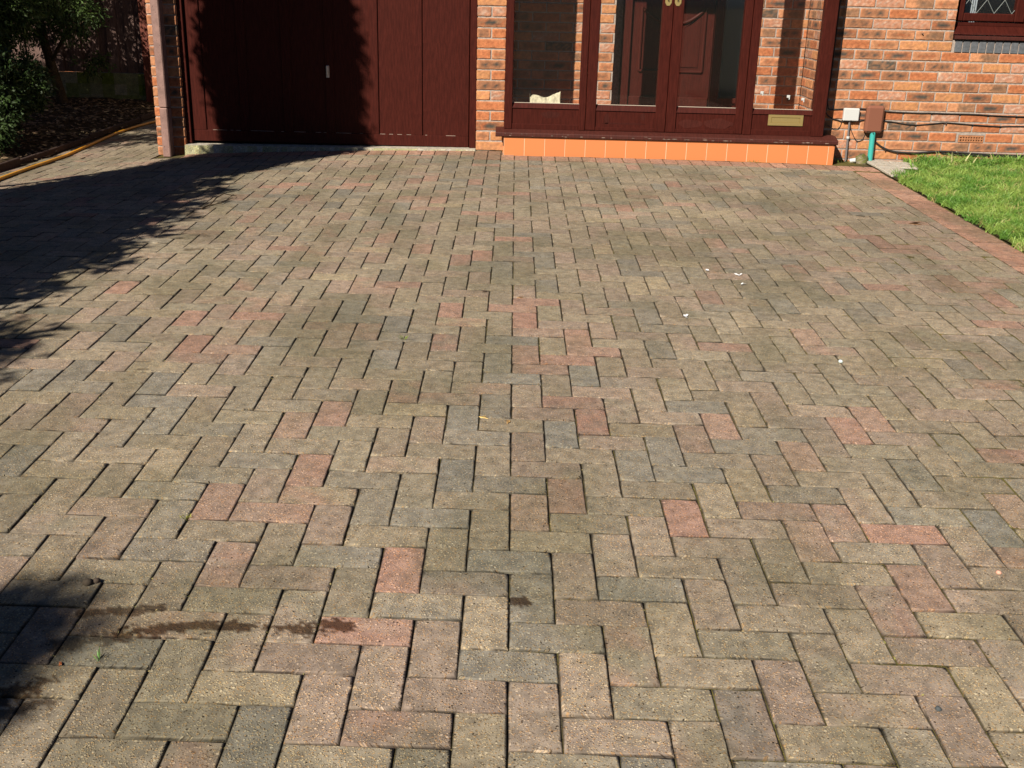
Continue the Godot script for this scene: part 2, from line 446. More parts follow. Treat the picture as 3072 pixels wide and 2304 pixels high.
# ------------------------------------------------------------------ brickwork
var brick_cache := {}
func brick_look(kind: int, u: float, w: float, sd: float) -> Color:
	var n := fine.get_noise_2d(u * 90 + sd, w * 40 + sd)
	var n2 := blend.get_noise_2d(u * 60 - sd, w * 60 + sd * 2.0)
	var orange := Color(0.58, 0.208, 0.085); var pale := Color(0.63, 0.285, 0.14); var rust := Color(0.47, 0.150, 0.060)
	var brown := Color(0.34, 0.175, 0.095); var pink := Color(0.55, 0.26, 0.16); var dark := Color(0.062, 0.070, 0.062)
	var c := orange
	var edge: float = max(absf(u) * 1.0, 0.0)
	match kind:
		0: c = orange.lerp(rust, clampf(0.4 + n2 * 1.4, 0, 1))
		1:
			var inside := smoothstep(0.0, 0.22, 0.88 - absf(u)) * smoothstep(0.0, 0.3, 0.66 - absf(w))
			c = pale.lerp(brown.lerp(rust, clampf(0.5 + n2, 0, 1)), inside)
		2:
			var inside := smoothstep(0.0, 0.3, 0.62 - absf(u + n2 * 0.3)) * smoothstep(0.0, 0.5, 0.75 - absf(w))
			c = rust.lerp(brown, 0.5 + n2).lerp(dark, inside)
		3:
			var inside := smoothstep(0.0, 0.25, 0.34 - absf(absf(u) - 0.42 + n2 * 0.1)) * smoothstep(0.0, 0.5, 0.78 - absf(w + n * 0.2))
			c = brown.lerp(pale, smoothstep(0.7, 1.0, absf(u))).lerp(rust, 0.3).lerp(dark, inside * (0.6 + 0.4 * signf(n2)))
		4:
			c = pale if u < -0.2 + n * 0.1 else brown
			if u > -0.1: c = c.lerp(dark, 0.6 * smoothstep(0.0, 0.35, 0.3 - absf(u - 0.3)) * smoothstep(0.0, 0.5, 0.7 - absf(w)))
		5: c = pink.lerp(Color(0.64, 0.47, 0.36), clampf(n2 * 2.2 - 0.1, 0, 0.8)).lerp(orange, clampf(u * 0.5, 0, 0.6))
		6: c = brown.lerp(dark, clampf(0.45 + n2 * 1.5, 0, 0.9))
		7: c = pale.lerp(Color(0.68, 0.31, 0.12), 0.5 + n2)
	c = c.lerp(pale, 0.35 * smoothstep(0.8, 1.0, absf(w)) * float(kind != 6))
	return c * (1.0 + 0.22 * n)
func brick_mesh(len: float, hgt: float, dep: float, kind: int, variant: int) -> ArrayMesh:
	var key := "%d %d %d %d" % [roundi(len * 500), roundi(hgt * 1000), kind, variant]
	if brick_cache.has(key): return brick_cache[key]
	var mb := MB.new()
	var r := RandomNumberGenerator.new(); r.seed = hash(key)
	var sd := r.randf() * 500
	mb.off = Vector2(r.randf(), r.randf())
	var nx := maxi(3, int(len / 0.02)); var ny := 4
	var hx := len * 0.5; var hy := hgt * 0.5
	var b := 0.004
	var g := []
	var f := r.randf_range(0.86, 1.1)
	for j in ny + 1:
		for i in nx + 1:
			var rim := i == 0 or j == 0 or i == nx or j == ny
			var u := lerpf(-1, 1, float(i) / nx); var w := lerpf(-1, 1, float(j) / ny)
			var ins := b + (r.randf_range(-0.0015, 0.0022) if rim else 0.0)
			var p := Vector3(u * (hx - ins), w * (hy - ins), 0.0 if rim else r.randf_range(-0.0004, 0.0012))
			g.append(mb.vert(p, Vector3(r.randf_range(-0.06, 0.06), r.randf_range(-0.06, 0.06), 1).normalized(), brick_look(kind, u, w, sd) * f, Vector2(p.x, p.y) + mb.off))
	for j in ny:
		for i in nx:
			var a: int = g[j * (nx + 1) + i]; var d: int = g[(j + 1) * (nx + 1) + i]
			mb.tri(a, a + 1, d + 1); mb.tri(a, d + 1, d)
	var ring := []
	for i in nx: ring.append(i)
	for j in ny: ring.append(j * (nx + 1) + nx)
	for i in nx: ring.append(ny * (nx + 1) + nx - i)
	for j in ny: ring.append((ny - j) * (nx + 1))
	var first := mb.v.size(); var cnt := ring.size()
	for k in cnt + 1:
		var vi: int = g[ring[k % cnt]]
		var p: Vector3 = mb.v[vi]
		var o := p; var nn := Vector3.ZERO
		if absf(p.x) > hx - 0.0075: o.x = signf(p.x) * hx; nn.x = signf(p.x)
		if absf(p.y) > hy - 0.0075: o.y = signf(p.y) * hy; nn.y = signf(p.y)
		nn = nn.normalized()
		var c: Color = mb.c[vi]
		mb.vert(p, (nn * 0.4 + Vector3(0, 0, 1)).normalized(), c, mb.t[vi])
		mb.vert(Vector3(o.x, o.y, -b), (nn + Vector3(0, 0, 0.5)).normalized(), c, mb.t[vi] + Vector2(nn.x, nn.y) * b)
		mb.vert(Vector3(o.x, o.y, -dep), nn, c, mb.t[vi] + Vector2(nn.x, nn.y) * dep)
	for k in cnt:
		var a := first + k * 3
		for q in 2:
			mb.tri(a + q, a + q + 1, a + q + 3); mb.tri(a + q + 1, a + q + 4, a + q + 3)
	var m := mb.mesh(M.brick)
	brick_cache[key] = m
	return m
func lay(wall: Node, xf: Transform3D, x0: float, x1: float, yc: float, hgt: float, dep: float) -> void:
	if x1 - x0 < 0.012: return
	var u := rng.randf()
	var kind := 0 if u < 0.19 else (1 if u < 0.40 else (2 if u < 0.51 else (3 if u < 0.64 else (4 if u < 0.75 else (5 if u < 0.86 else (6 if u < 0.90 else 7))))))
	var o := MeshInstance3D.new()
	o.name = "brick"
	o.mesh = brick_mesh(x1 - x0, hgt, dep, kind, rng.randi() % 5)
	wall.add_child(o, true)
	o.transform = xf * Transform3D(Basis(Vector3(0, 0, 1), rng.randf_range(-0.004, 0.004)) * Basis(Vector3.UP, rng.randf_range(-0.006, 0.006)), Vector3((x0 + x1) * 0.5, yc + rng.randf_range(-0.0008, 0.0008), rng.randf_range(-0.0015, 0.0012)))
func brick_wall(house: Node3D, called: String, xf: Transform3D, width: float, y0: float, y1: float, bed: float, course: float, pitch: float, phase: float, thick := 0.1, holes := []) -> MeshInstance3D:
	# xf: lower left of the face, x along the wall, y up, z outwards. The wall's own mesh is the mortar, the bricks are its children.
	var mb := MB.new()
	var cuts := [[0.0, width, y0, y1]]
	for h in holes:
		var out := []
		for c in cuts:
			if h[1] <= c[0] or h[0] >= c[1] or h[3] <= c[2] or h[2] >= c[3]: out.append(c); continue
			if h[0] > c[0]: out.append([c[0], h[0], c[2], c[3]])
			if h[1] < c[1]: out.append([h[1], c[1], c[2], c[3]])
			var l: float = max(c[0], h[0]); var r: float = min(c[1], h[1])
			if h[2] > c[2]: out.append([l, r, c[2], h[2]])
			if h[3] < c[3]: out.append([l, r, h[3], c[3]])
		cuts = out
	for c in cuts:
		mb.box(Vector3((c[0] + c[1]) * 0.5, (c[2] + c[3]) * 0.5, -0.0055 - thick * 0.5), Vector3(c[1] - c[0], c[3] - c[2], thick))
	var world := MB.new()
	world = mb
	for i in world.v.size():
		world.v[i] = xf * world.v[i]; world.n[i] = xf.basis * world.n[i]
	var w := part(house, called, world, M.mortar)
	var k0 := int(floor((y0 - bed) / course))
	var k1 := int(ceil((y1 - bed) / course))
	for k in range(k0, k1):
		var lo := bed + k * course; var yc := lo + course * 0.5
		if yc < y0 or yc + course * 0.5 > y1 + 0.02: continue
		var x := phase + (pitch * 0.5 if posmod(k, 2) == 1 else 0.0) - 2 * pitch
		while x < width:
			var a: float = max(x + 0.005, 0.0); var b: float = min(x + pitch - 0.005, width)
			x += pitch
			if b - a < 0.015: continue
			var segs := [[a, b]]
			for h in holes:
				if yc < h[2] or yc > h[3]: continue
				var out := []
				for s in segs:
					if h[1] <= s[0] or h[0] >= s[1]: out.append(s); continue
					if h[0] > s[0]: out.append([s[0], h[0]])
					if h[1] < s[1]: out.append([h[1] + 0.002, s[1]])
				segs = out
			for s in segs: lay(w, xf, s[0], s[1], yc, course - 0.0105, min(thick, 0.06))
	return w
func pier(house: Node3D, x0: float, x1: float, bed: float, course: float, n_courses: int, start: int) -> void:
	var mb := MB.new()
	mb.span(Vector3(x0 + 0.004, bed - 0.01, ZF - 0.33), Vector3(x1 - 0.004, bed + course * n_courses, ZF - 0.0055))
	var w := part(house, "garage_pier", mb, M.mortar)
	var xf := Transform3D(Basis(), Vector3(x0, 0, ZF))
	for k in n_courses:
		var yc := bed + course * (k + 0.5)
		if (k + start) % 2 == 0: lay(w, xf, 0, x1 - x0, yc, course - 0.0105, 0.1)
		else:
			lay(w, xf, 0, (x1 - x0) * 0.5 - 0.006, yc, course - 0.0105, 0.1); lay(w, xf, (x1 - x0) * 0.5 + 0.005, x1 - x0, yc, course - 0.0105, 0.1)
	# the returns of the pier, seen end on
	for side in [-1, 1]:
		var xs := Transform3D(Basis(Vector3.UP, side * PI / 2), Vector3(x0 if side < 0 else x1, 0, ZF - 0.005 if side > 0 else ZF - 0.215))
		for k in n_courses:
			var yc := bed + course * (k + 0.5)
			if (k + start) % 2 == 0: lay(w, xs, 0.107, 0.21, yc, course - 0.0105, 0.05)
			else: lay(w, xs, 0.107, 0.21, yc, course - 0.0105, 0.05)

# ------------------------------------------------------------------ the house
func house() -> void:
	var h := thing("house", "brick house with brown garage door, glazed brown porch and leaded window", "house", Vector3(0, 0.1, ZF))
	# piers either side of the garage door
	pier(h, -0.298, -0.084, 1.171 - 14 * 0.0748, 0.0748, 17, 0)
	pier(h, -2.737, -2.522, 1.126 - 15 * 0.0735, 0.0735, 19, 1)
	var pl := MB.new()
	pl.span(Vector3(-2.735, -0.05, ZF - 0.32), Vector3(-2.524, 0.03, ZF - 0.006))
	part(h, "pier_footing", pl, M.concrete)
	# front wall right of the porch; window opening and its blue brick sill cut out
	var xw := Transform3D(Basis(), Vector3(2.29, 0, ZF))
	var win := [3.222 - 2.29, 5.2, 0.932, 1.9]
	var air := [3.384 - 2.29, 3.579 - 2.29, 0.279, 0.335]
	var fw := brick_wall(h, "front_wall", xw, 2.6, 0.05, 1.52, 1.230 - 16 * 0.0731, 0.0731, 0.215, 2.618 - 2.29, 0.1, [win, air])
	for k in 26:
		var x := 3.2435 + k * 0.0597
		var mb := MB.new(); mb.off = Vector2(rng.randf(), rng.randf())
		var f := rng.randf_range(0.85, 1.15)
		mb.box(Vector3(x + 0.0265, 0.978, ZF - 0.046), Vector3(0.0515, 0.087, 0.1), 0.003, Basis(), Color(f, f, f))
		part(fw, "sill_brick", mb, M.blue_brick)
	var bed := MB.new(); bed.span(Vector3(3.224, 0.932, ZF - 0.12), Vector3(4.88, 1.02, ZF - 0.004)); part(fw, "sill_mortar", bed, M.mortar)
	air_brick(fw)
	window(h)
	# hidden upper storeys and sides, only their shade matters
	var up := MB.new()
	up.span(Vector3(2.29, 1.9, ZF - 0.25), Vector3(4.89, 5.0, ZF - 0.008))
	up.span(Vector3(2.29, 1.52, ZF - 0.25), Vector3(3.222, 1.9, ZF - 0.008))
	up.span(Vector3(-2.737, 2.2, ZF - 0.25), Vector3(-0.09, 2.7, ZF - 0.008))
	up.span(Vector3(-0.09, 2.25, ZI - 0.25), Vector3(2.29, 5.0, ZI - 0.01))
	up.span(Vector3(-2.735, 1.515, ZF - 0.32), Vector3(-2.524, 2.2, ZF - 0.008)); up.span(Vector3(-0.296, 1.39, ZF - 0.32), Vector3(-0.086, 2.2, ZF - 0.008))
	part(h, "upper_wall", up, M.mortar)
	var sd := MB.new(); sd.span(Vector3(-2.735, -0.05, -12.4), Vector3(-2.63, 2.7, ZF - 0.33)); part(h, "garage_side_wall", sd, M.mortar)
	var sd2 := MB.new(); sd2.span(Vector3(4.8, -0.05, -12.4), Vector3(4.9, 5.0, ZF - 0.12)); part(h, "end_wall", sd2, M.mortar)
	var bk := MB.new(); bk.span(Vector3(-2.63, -0.05, -12.5), Vector3(4.9, 5.0, -12.4)); part(h, "back_wall", bk, M.mortar)
	var rf := MB.new(); rf.span(Vector3(-3.0, 2.7, -12.6), Vector3(-0.1, 2.82, ZF + 0.25)); rf.span(Vector3(-0.1, 5.0, -12.6), Vector3(5.1, 5.12, ZF + 0.3)); part(h, "roof", rf, M.roof)
	var dv := MB.new(); dv.span(Vector3(-0.29, 0.0, ZI - 2.0), Vector3(-0.10, 2.7, ZF - 0.33)); part(h, "party_wall", dv, M.mortar)
	garage_door(h)
	entrance(h)
	porch(h)
	drainpipe(h)
func air_brick(fw: Node3D) -> void:
	var x0 := 3.386; var x1 := 3.577; var y0 := 0.281; var y1 := 0.333
	var clay := Color(0.52, 0.22, 0.1)
	var mb := MB.new()
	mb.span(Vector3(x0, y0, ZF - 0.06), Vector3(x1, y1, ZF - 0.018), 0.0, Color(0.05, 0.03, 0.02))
	for b in [[0.0, 0.009], [0.021, 0.0295], [0.0405, 0.052]]: mb.span(Vector3(x0, y0 + b[0], ZF - 0.03), Vector3(x1, y0 + b[1], ZF + 0.0005), 0.001, clay)
	for row in [[0.009, 0.021], [0.0295, 0.0405]]:
		for k in 10:
			var xa := x0 + 0.004 + k * 0.0198
			var wide := 0.010
			if k == 0: mb.span(Vector3(x0, y0 + row[0], ZF - 0.03), Vector3(xa + wide - 0.003, y0 + row[1], ZF), 0.0, clay)
			elif k == 9: mb.span(Vector3(xa, y0 + row[0], ZF - 0.03), Vector3(x1, y0 + row[1], ZF), 0.0, clay)
			else: mb.span(Vector3(xa, y0 + row[0], ZF - 0.03), Vector3(xa + wide, y0 + row[1], ZF), 0.0, clay)
	part(fw, "air_brick", mb, M.brick)
func bar(parent: Node, called: String, a: Vector3, b: Vector3, bev := 0.003, m := "mahogany") -> MeshInstance3D:
	var mb := MB.new(); mb.off = Vector2(rng.randf(), rng.randf())
	mb.span(a, b, bev)
	return part(parent, called, mb, M[m])
func sheet_of(mb: MB, x0: float, x1: float, y0: float, y1: float, z: float) -> void:
	mb.face([Vector3(x0, y0, z), Vector3(x1, y0, z), Vector3(x1, y1, z), Vector3(x0, y1, z)], Color.WHITE, Vector3(0, 0, 1))
func window(h: Node3D) -> void:
	var zb := ZF - 0.085
	var fr := MB.new()
	fr.span(Vector3(3.224, 1.122, zb - 0.06), Vector3(4.86, 1.147, zb + 0.012), 0.002)
	fr.span(Vector3(3.224, 1.147, zb - 0.06), Vector3(3.250, 1.9, zb + 0.01), 0.002)
	fr.span(Vector3(3.758, 1.147, zb - 0.06), Vector3(3.80, 1.9, zb + 0.01), 0.002)
	fr.span(Vector3(3.250, 1.86, zb - 0.06), Vector3(4.86, 1.9, zb + 0.01), 0.002)
	var w := part(h, "window", fr, M.mahogany)
	# timber sill: upper slope and lower nose
	var sl := MB.new()
	var xs := [3.224, 4.86]
	var prof := [Vector2(1.122, zb + 0.010), Vector2(1.074, ZF - 0.012), Vector2(1.062, ZF - 0.006), Vector2(1.062, ZF - 0.05), Vector2(1.122, zb - 0.05)]
	for i in prof.size():
		var a: Vector2 = prof[i]; var b: Vector2 = prof[(i + 1) % prof.size()]
		sl.face([Vector3(xs[0], a.x, a.y), Vector3(xs[0], b.x, b.y), Vector3(xs[1], b.x, b.y), Vector3(xs[1], a.x, a.y)], Color.WHITE)
	for x in xs:
		var q := []
		for p in prof: q.append(Vector3(x, p.x, p.y))
		sl.face(q, Color.WHITE)
	part(w, "sill", sl, M.mahogany)
	bar(w, "sill_nose", Vector3(3.229, 1.026, ZF - 0.09), Vector3(4.86, 1.054, ZF + 0.022), 0.004, "mahogany_worn")
	for e in [[3.256, 3.752], [3.806, 4.86]]:
		var s := MB.new()      # a casement with bevelled rails
		s.off = Vector2(rng.randf(), rng.randf())
		s.span(Vector3(e[0], 1.153, zb - 0.03), Vector3(e[0] + 0.042, 1.86, zb + 0.026), 0.007)
		s.span(Vector3(e[1] - 0.075, 1.153, zb - 0.03), Vector3(e[1], 1.86, zb + 0.026), 0.007)
		s.span(Vector3(e[0] + 0.042, 1.153, zb - 0.03), Vector3(e[1] - 0.075, 1.212, zb + 0.024), 0.007)
		s.span(Vector3(e[0] + 0.042, 1.80, zb - 0.03), Vector3(e[1] - 0.075, 1.86, zb + 0.024), 0.007)
		part(w, "casement", s, M.mahogany)
		var g := MB.new()
		sheet_of(g, e[0] + 0.04, e[1] - 0.073, 1.21, 1.80, zb); part(w, "pane", g, M.glass)
		var g2 := MB.new()     # lead strips on both faces of the pane: steep diamonds
		var x0: float = e[0] + 0.042; var x1: float = e[1] - 0.075
		for zz in [zb + 0.0012]:
			for dirn in [-1, 1]:
				for k in range(-8, 14):
					var xa: float = 3.266 + 0.131 * k
					var pa := Vector3(xa if dirn > 0 else xa, 1.212, zz); var pb := Vector3(xa + dirn * 0.40, 1.80, zz)
					var t0 := 0.0; var t1 := 1.0
					var dx := pb.x - pa.x
					var ta := (x0 - pa.x) / dx; var tb := (x1 - pa.x) / dx
					t0 = max(t0, min(ta, tb)); t1 = min(t1, max(ta, tb))
					if t1 - t0 < 0.03: continue
					g2.tube([pa.lerp(pb, t0), pa.lerp(pb, t1)], 0.0026, -1, 5)
		part(w, "leading", g2, M.lead)
	var cu := MB.new()
	var prev := Vector3(3.36, 0, zb - 0.16)
	for k in range(1, 13):
		var p := Vector3(3.36 + k * 0.008, 0, zb - 0.16 + 0.022 * (1 if k % 2 else -1))
		cu.face([prev + Vector3(0, 1.05, 0), p + Vector3(0, 1.05, 0), p + Vector3(0, 1.9, 0), prev + Vector3(0, 1.9, 0)], Color.WHITE)
		prev = p
	part(w, "curtain", cu, M.curtain)
	var rm := MB.new()
	rm.span(Vector3(2.4, 0.2, ZF - 2.6), Vector3(4.8, 2.4, ZF - 2.5)); rm.span(Vector3(2.4, 0.2, ZF - 2.5), Vector3(4.8, 0.3, ZF - 0.13)); rm.span(Vector3(2.4, 2.3, ZF - 2.5), Vector3(4.8, 2.4, ZF - 0.26))
	part(h, "room", rm, M.plaster)
func garage_door(h: Node3D) -> void:
	var x0 := -2.478; var x1 := -0.357; var yb := 0.137; var yt := 2.2
	var dm := MB.new(); dm.off = Vector2(0.3, 0.1)
	dm.span(Vector3(x0 + 0.05, yb + 0.02, ZD - 0.035), Vector3(x1 - 0.05, yt, ZD - 0.011))
	var d := part(h, "garage_door", dm, M.mahogany)
	var br := bar(d, "bottom_rail", Vector3(x0, yb, ZD - 0.04), Vector3(x1, yb + 0.083, ZD), 0.003)
	bar(d, "stile", Vector3(x0, yb + 0.083, ZD - 0.04), Vector3(-2.372, yt, ZD), 0.003)
	bar(d, "stile", Vector3(-0.449, yb + 0.083, ZD - 0.04), Vector3(x1, yt, ZD), 0.003)
	for x in [-2.04, -1.707, -1.382, -1.045, -0.713]: bar(d, "muntin", Vector3(x - 0.066, yb + 0.083, ZD - 0.03), Vector3(x, yt, ZD), 0.003)
	for k in 6:                  # worn bead along the foot of each panel
		var xs := [-2.366, -2.034, -1.70, -1.376, -1.039, -0.707]; var xe := [-2.11, -1.778, -1.452, -1.115, -0.783, -0.455]
		var w := MB.new()
		var x: float = xs[k]
		while x < xe[k] - 0.02:
			var l := rng.randf_range(0.015, 0.05)
			if rng.randf() < 0.5: w.span(Vector3(x, yb + 0.0835, ZD - 0.0105), Vector3(min(x + l, xe[k]), yb + 0.0865, ZD - 0.005 + rng.randf() * 0.003), 0.0, Color.WHITE * rng.randf_range(0.7, 1.0))
			x += l
		if w.v.size() > 0: part(d, "bare_bead", w, M.bare_wood)
	var hm := MB.new()
	hm.box(Vector3(-1.426, 0.675, ZD + 0.004), Vector3(0.026, 0.09, 0.008), 0.0035)
	hm.tube([Vector3(-1.426, 0.69, ZD + 0.004), Vector3(-1.426, 0.69, ZD + 0.03)], 0.008, 0.008, 10)
	hm.box(Vector3(-1.426, 0.685, ZD + 0.034), Vector3(0.016, 0.075, 0.011), 0.005)
	part(d, "handle", hm, M.steel)
	var fr := MB.new(); fr.span(Vector3(-2.534, 0.12, ZD - 0.06), Vector3(-2.484, 2.2, ZD + 0.028), 0.003); fr.span(Vector3(-0.351, 0.12, ZD - 0.06), Vector3(-0.300, 2.2, ZD + 0.028), 0.003)
	fr.span(Vector3(-2.484, 2.15, ZD - 0.06), Vector3(-0.351, 2.2, ZD + 0.028), 0.003)
	part(h, "garage_door_frame", fr, M.mahogany)
	# the strip of weathered concrete under the door, with a ragged front edge
	var th := MB.new()
	var n := 60
	for k in n:
		var xa := lerpf(-2.52, -0.30, float(k) / n); var xb := lerpf(-2.52, -0.30, float(k + 1) / n)
		var za := ZF + 0.035 + fine.get_noise_1d(xa * 300) * 0.014; var zc := ZF + 0.035 + fine.get_noise_1d(xb * 300) * 0.014
		var ya := 0.126 + 0.010 * (xa + 1.4); var yb2 := 0.126 + 0.010 * (xb + 1.4)
		var ga := gh(xa, za) - 0.02; var gb := gh(xb, zc) - 0.02
		var m := clampf(0.5 + fine.get_noise_1d(xa * 120) * 1.5, 0, 1)
		var col := Color(0.95, 0.95, 0.95).lerp(Color(0.62, 0.68, 0.32), m * 0.7)
		th.face([Vector3(xa, ya, -6.86), Vector3(xa, ya, za), Vector3(xb, yb2, zc), Vector3(xb, yb2, -6.86)], Color(0.95, 0.95, 0.93), Vector3.UP)
		th.face([Vector3(xa, ya, za), Vector3(xa, ga, za + 0.012), Vector3(xb, gb, zc + 0.012), Vector3(xb, yb2, zc)], col)
	part(h, "threshold", th, M.concrete)
	var gi := MB.new(); gi.span(Vector3(-2.62, 0.0, -9.4), Vector3(-0.3, 2.6, -9.3)); part(h, "garage_end", gi, M.plaster)
func entrance(h: Node3D) -> void:
	# the brick wall behind the porch, left and right of the front door, and the return that closes the recess
	brick_wall(h, "entrance_wall", Transform3D(Basis(), Vector3(-0.10, 0, ZI)), 0.872, 0.24, 1.62, 1.203 - 13 * 0.0728, 0.0728, 0.215, 0.11, 0.1)
	brick_wall(h, "entrance_wall", Transform3D(Basis(), Vector3(1.88, 0, ZI)), 0.41, 0.24, 1.62, 1.203 - 13 * 0.0728, 0.0728, 0.2145, 0.165, 0.1)
	brick_wall(h, "return_wall", Transform3D(Basis(Vector3.UP, -PI / 2), Vector3(2.29, 0, ZI)), -(ZI - ZF) - 0.002, 0.24, 1.62, 1.203 - 13 * 0.0728, 0.0728, 0.215, 0.0, 0.1)
	var up := MB.new()
	up.span(Vector3(-0.1, 1.62, ZI - 0.1), Vector3(0.77, 2.25, ZI)); up.span(Vector3(1.88, 1.62, ZI - 0.1), Vector3(2.29, 2.25, ZI)); up.span(Vector3(2.29, 1.62, ZI), Vector3(2.39, 2.25, ZF - 0.26))
	up.span(Vector3(0.77, 2.1, ZI - 0.3), Vector3(1.88, 2.25, ZI))
	part(h, "entrance_wall_top", up, M.mortar)
	var fl := MB.new(); fl.span(Vector3(-0.09, 0.06, ZI - 0.3), Vector3(2.285, 0.262, ZT - 0.11)); part(h, "porch_floor", fl, M.tile)
	var zd := ZI - 0.16
	var fr := MB.new()
	for e in [[0.845, 0.915], [1.585, 1.655], [1.85, 1.90]]: fr.span(Vector3(e[0], 0.262, zd - 0.05), Vector3(e[1], 2.1, zd + 0.03), 0.004)
	fr.span(Vector3(1.655, 0.262, zd - 0.05), Vector3(1.85, 0.5, zd + 0.02), 0.004); fr.span(Vector3(0.915, 2.03, zd - 0.05), Vector3(1.85, 2.1, zd + 0.03), 0.004)
	part(h, "front_door_frame", fr, M.mahogany)
	var rev := MB.new(); rev.span(Vector3(0.774, 0.262, zd - 0.09), Vector3(0.845, 2.1, zd - 0.03)); rev.span(Vector3(0.76, 0.262, ZI - 0.2), Vector3(0.7735, 2.1, ZI - 0.1)); part(h, "door_reveal", rev, M.mortar)
	var dm := MB.new(); dm.off = Vector2(0.2, 0.6)
	dm.span(Vector3(0.92, 0.275, zd - 0.04), Vector3(1.58, 2.03, zd), 0.003)
	var d := part(h, "front_door", dm, M.mahogany)
	# two lower panels whose heads sweep down towards the middle, each a raised field in a moulding
	for s in [-1, 1]:
		var mid := 1.25
		var xo: float = mid + s * 0.255; var xi: float = mid + s * 0.045
		var pts := []
		for k in 9:
			var t := k / 8.0
			pts.append(Vector3(lerpf(xo, xi, t), 1.185 - 0.115 * sin(t * PI / 2), zd + 0.003))
		var loop := [Vector3(xo, 0.70, zd + 0.003), Vector3(xo, 0.95, zd + 0.003)] + pts + [Vector3(xi, 0.95, zd + 0.003), Vector3(xi, 0.70, zd + 0.003), Vector3(xo, 0.70, zd + 0.003)]
		var mo := MB.new(); mo.tube(loop, 0.014, -1, 6); part(d, "moulding", mo, M.mahogany)
		var fi := MB.new()
		var q := [Vector3(xo - s * 0.035, 0.735, zd + 0.007), Vector3(xi + s * 0.035, 0.735, zd + 0.007), Vector3(xi + s * 0.035, 1.03, zd + 0.007), Vector3(xo - s * 0.1, 1.07, zd + 0.007), Vector3(xo - s * 0.035, 1.125, zd + 0.007)]
		if s > 0: q.reverse()
		fi.face(q, Color.WHITE, Vector3(0, 0, 1))
		for i in q.size():
			var a: Vector3 = q[i]; var b: Vector3 = q[(i + 1) % q.size()]
			fi.face([a, a - Vector3(0, 0, 0.008), b - Vector3(0, 0, 0.008), b], Color.WHITE)
		part(d, "panel", fi, M.mahogany)
	bar(d, "weather_board", Vector3(0.925, 0.42, zd), Vector3(1.575, 0.50, zd + 0.022), 0.008)
	var g := MB.new(); sheet_of(g, 1.655, 1.85, 0.5, 2.03, zd); part(h, "side_light", g, M.glass)
	var hall := MB.new(); hall.span(Vector3(0.7, 0.2, zd - 1.6), Vector3(2.2, 2.3, zd - 1.5)); hall.span(Vector3(0.7, 0.15, zd - 1.5), Vector3(2.2, 0.2, zd - 0.1)); hall.span(Vector3(1.95, 0.2, zd - 1.5), Vector3(2.0, 2.3, zd - 0.12)); part(h, "hall", hall, M.plaster)
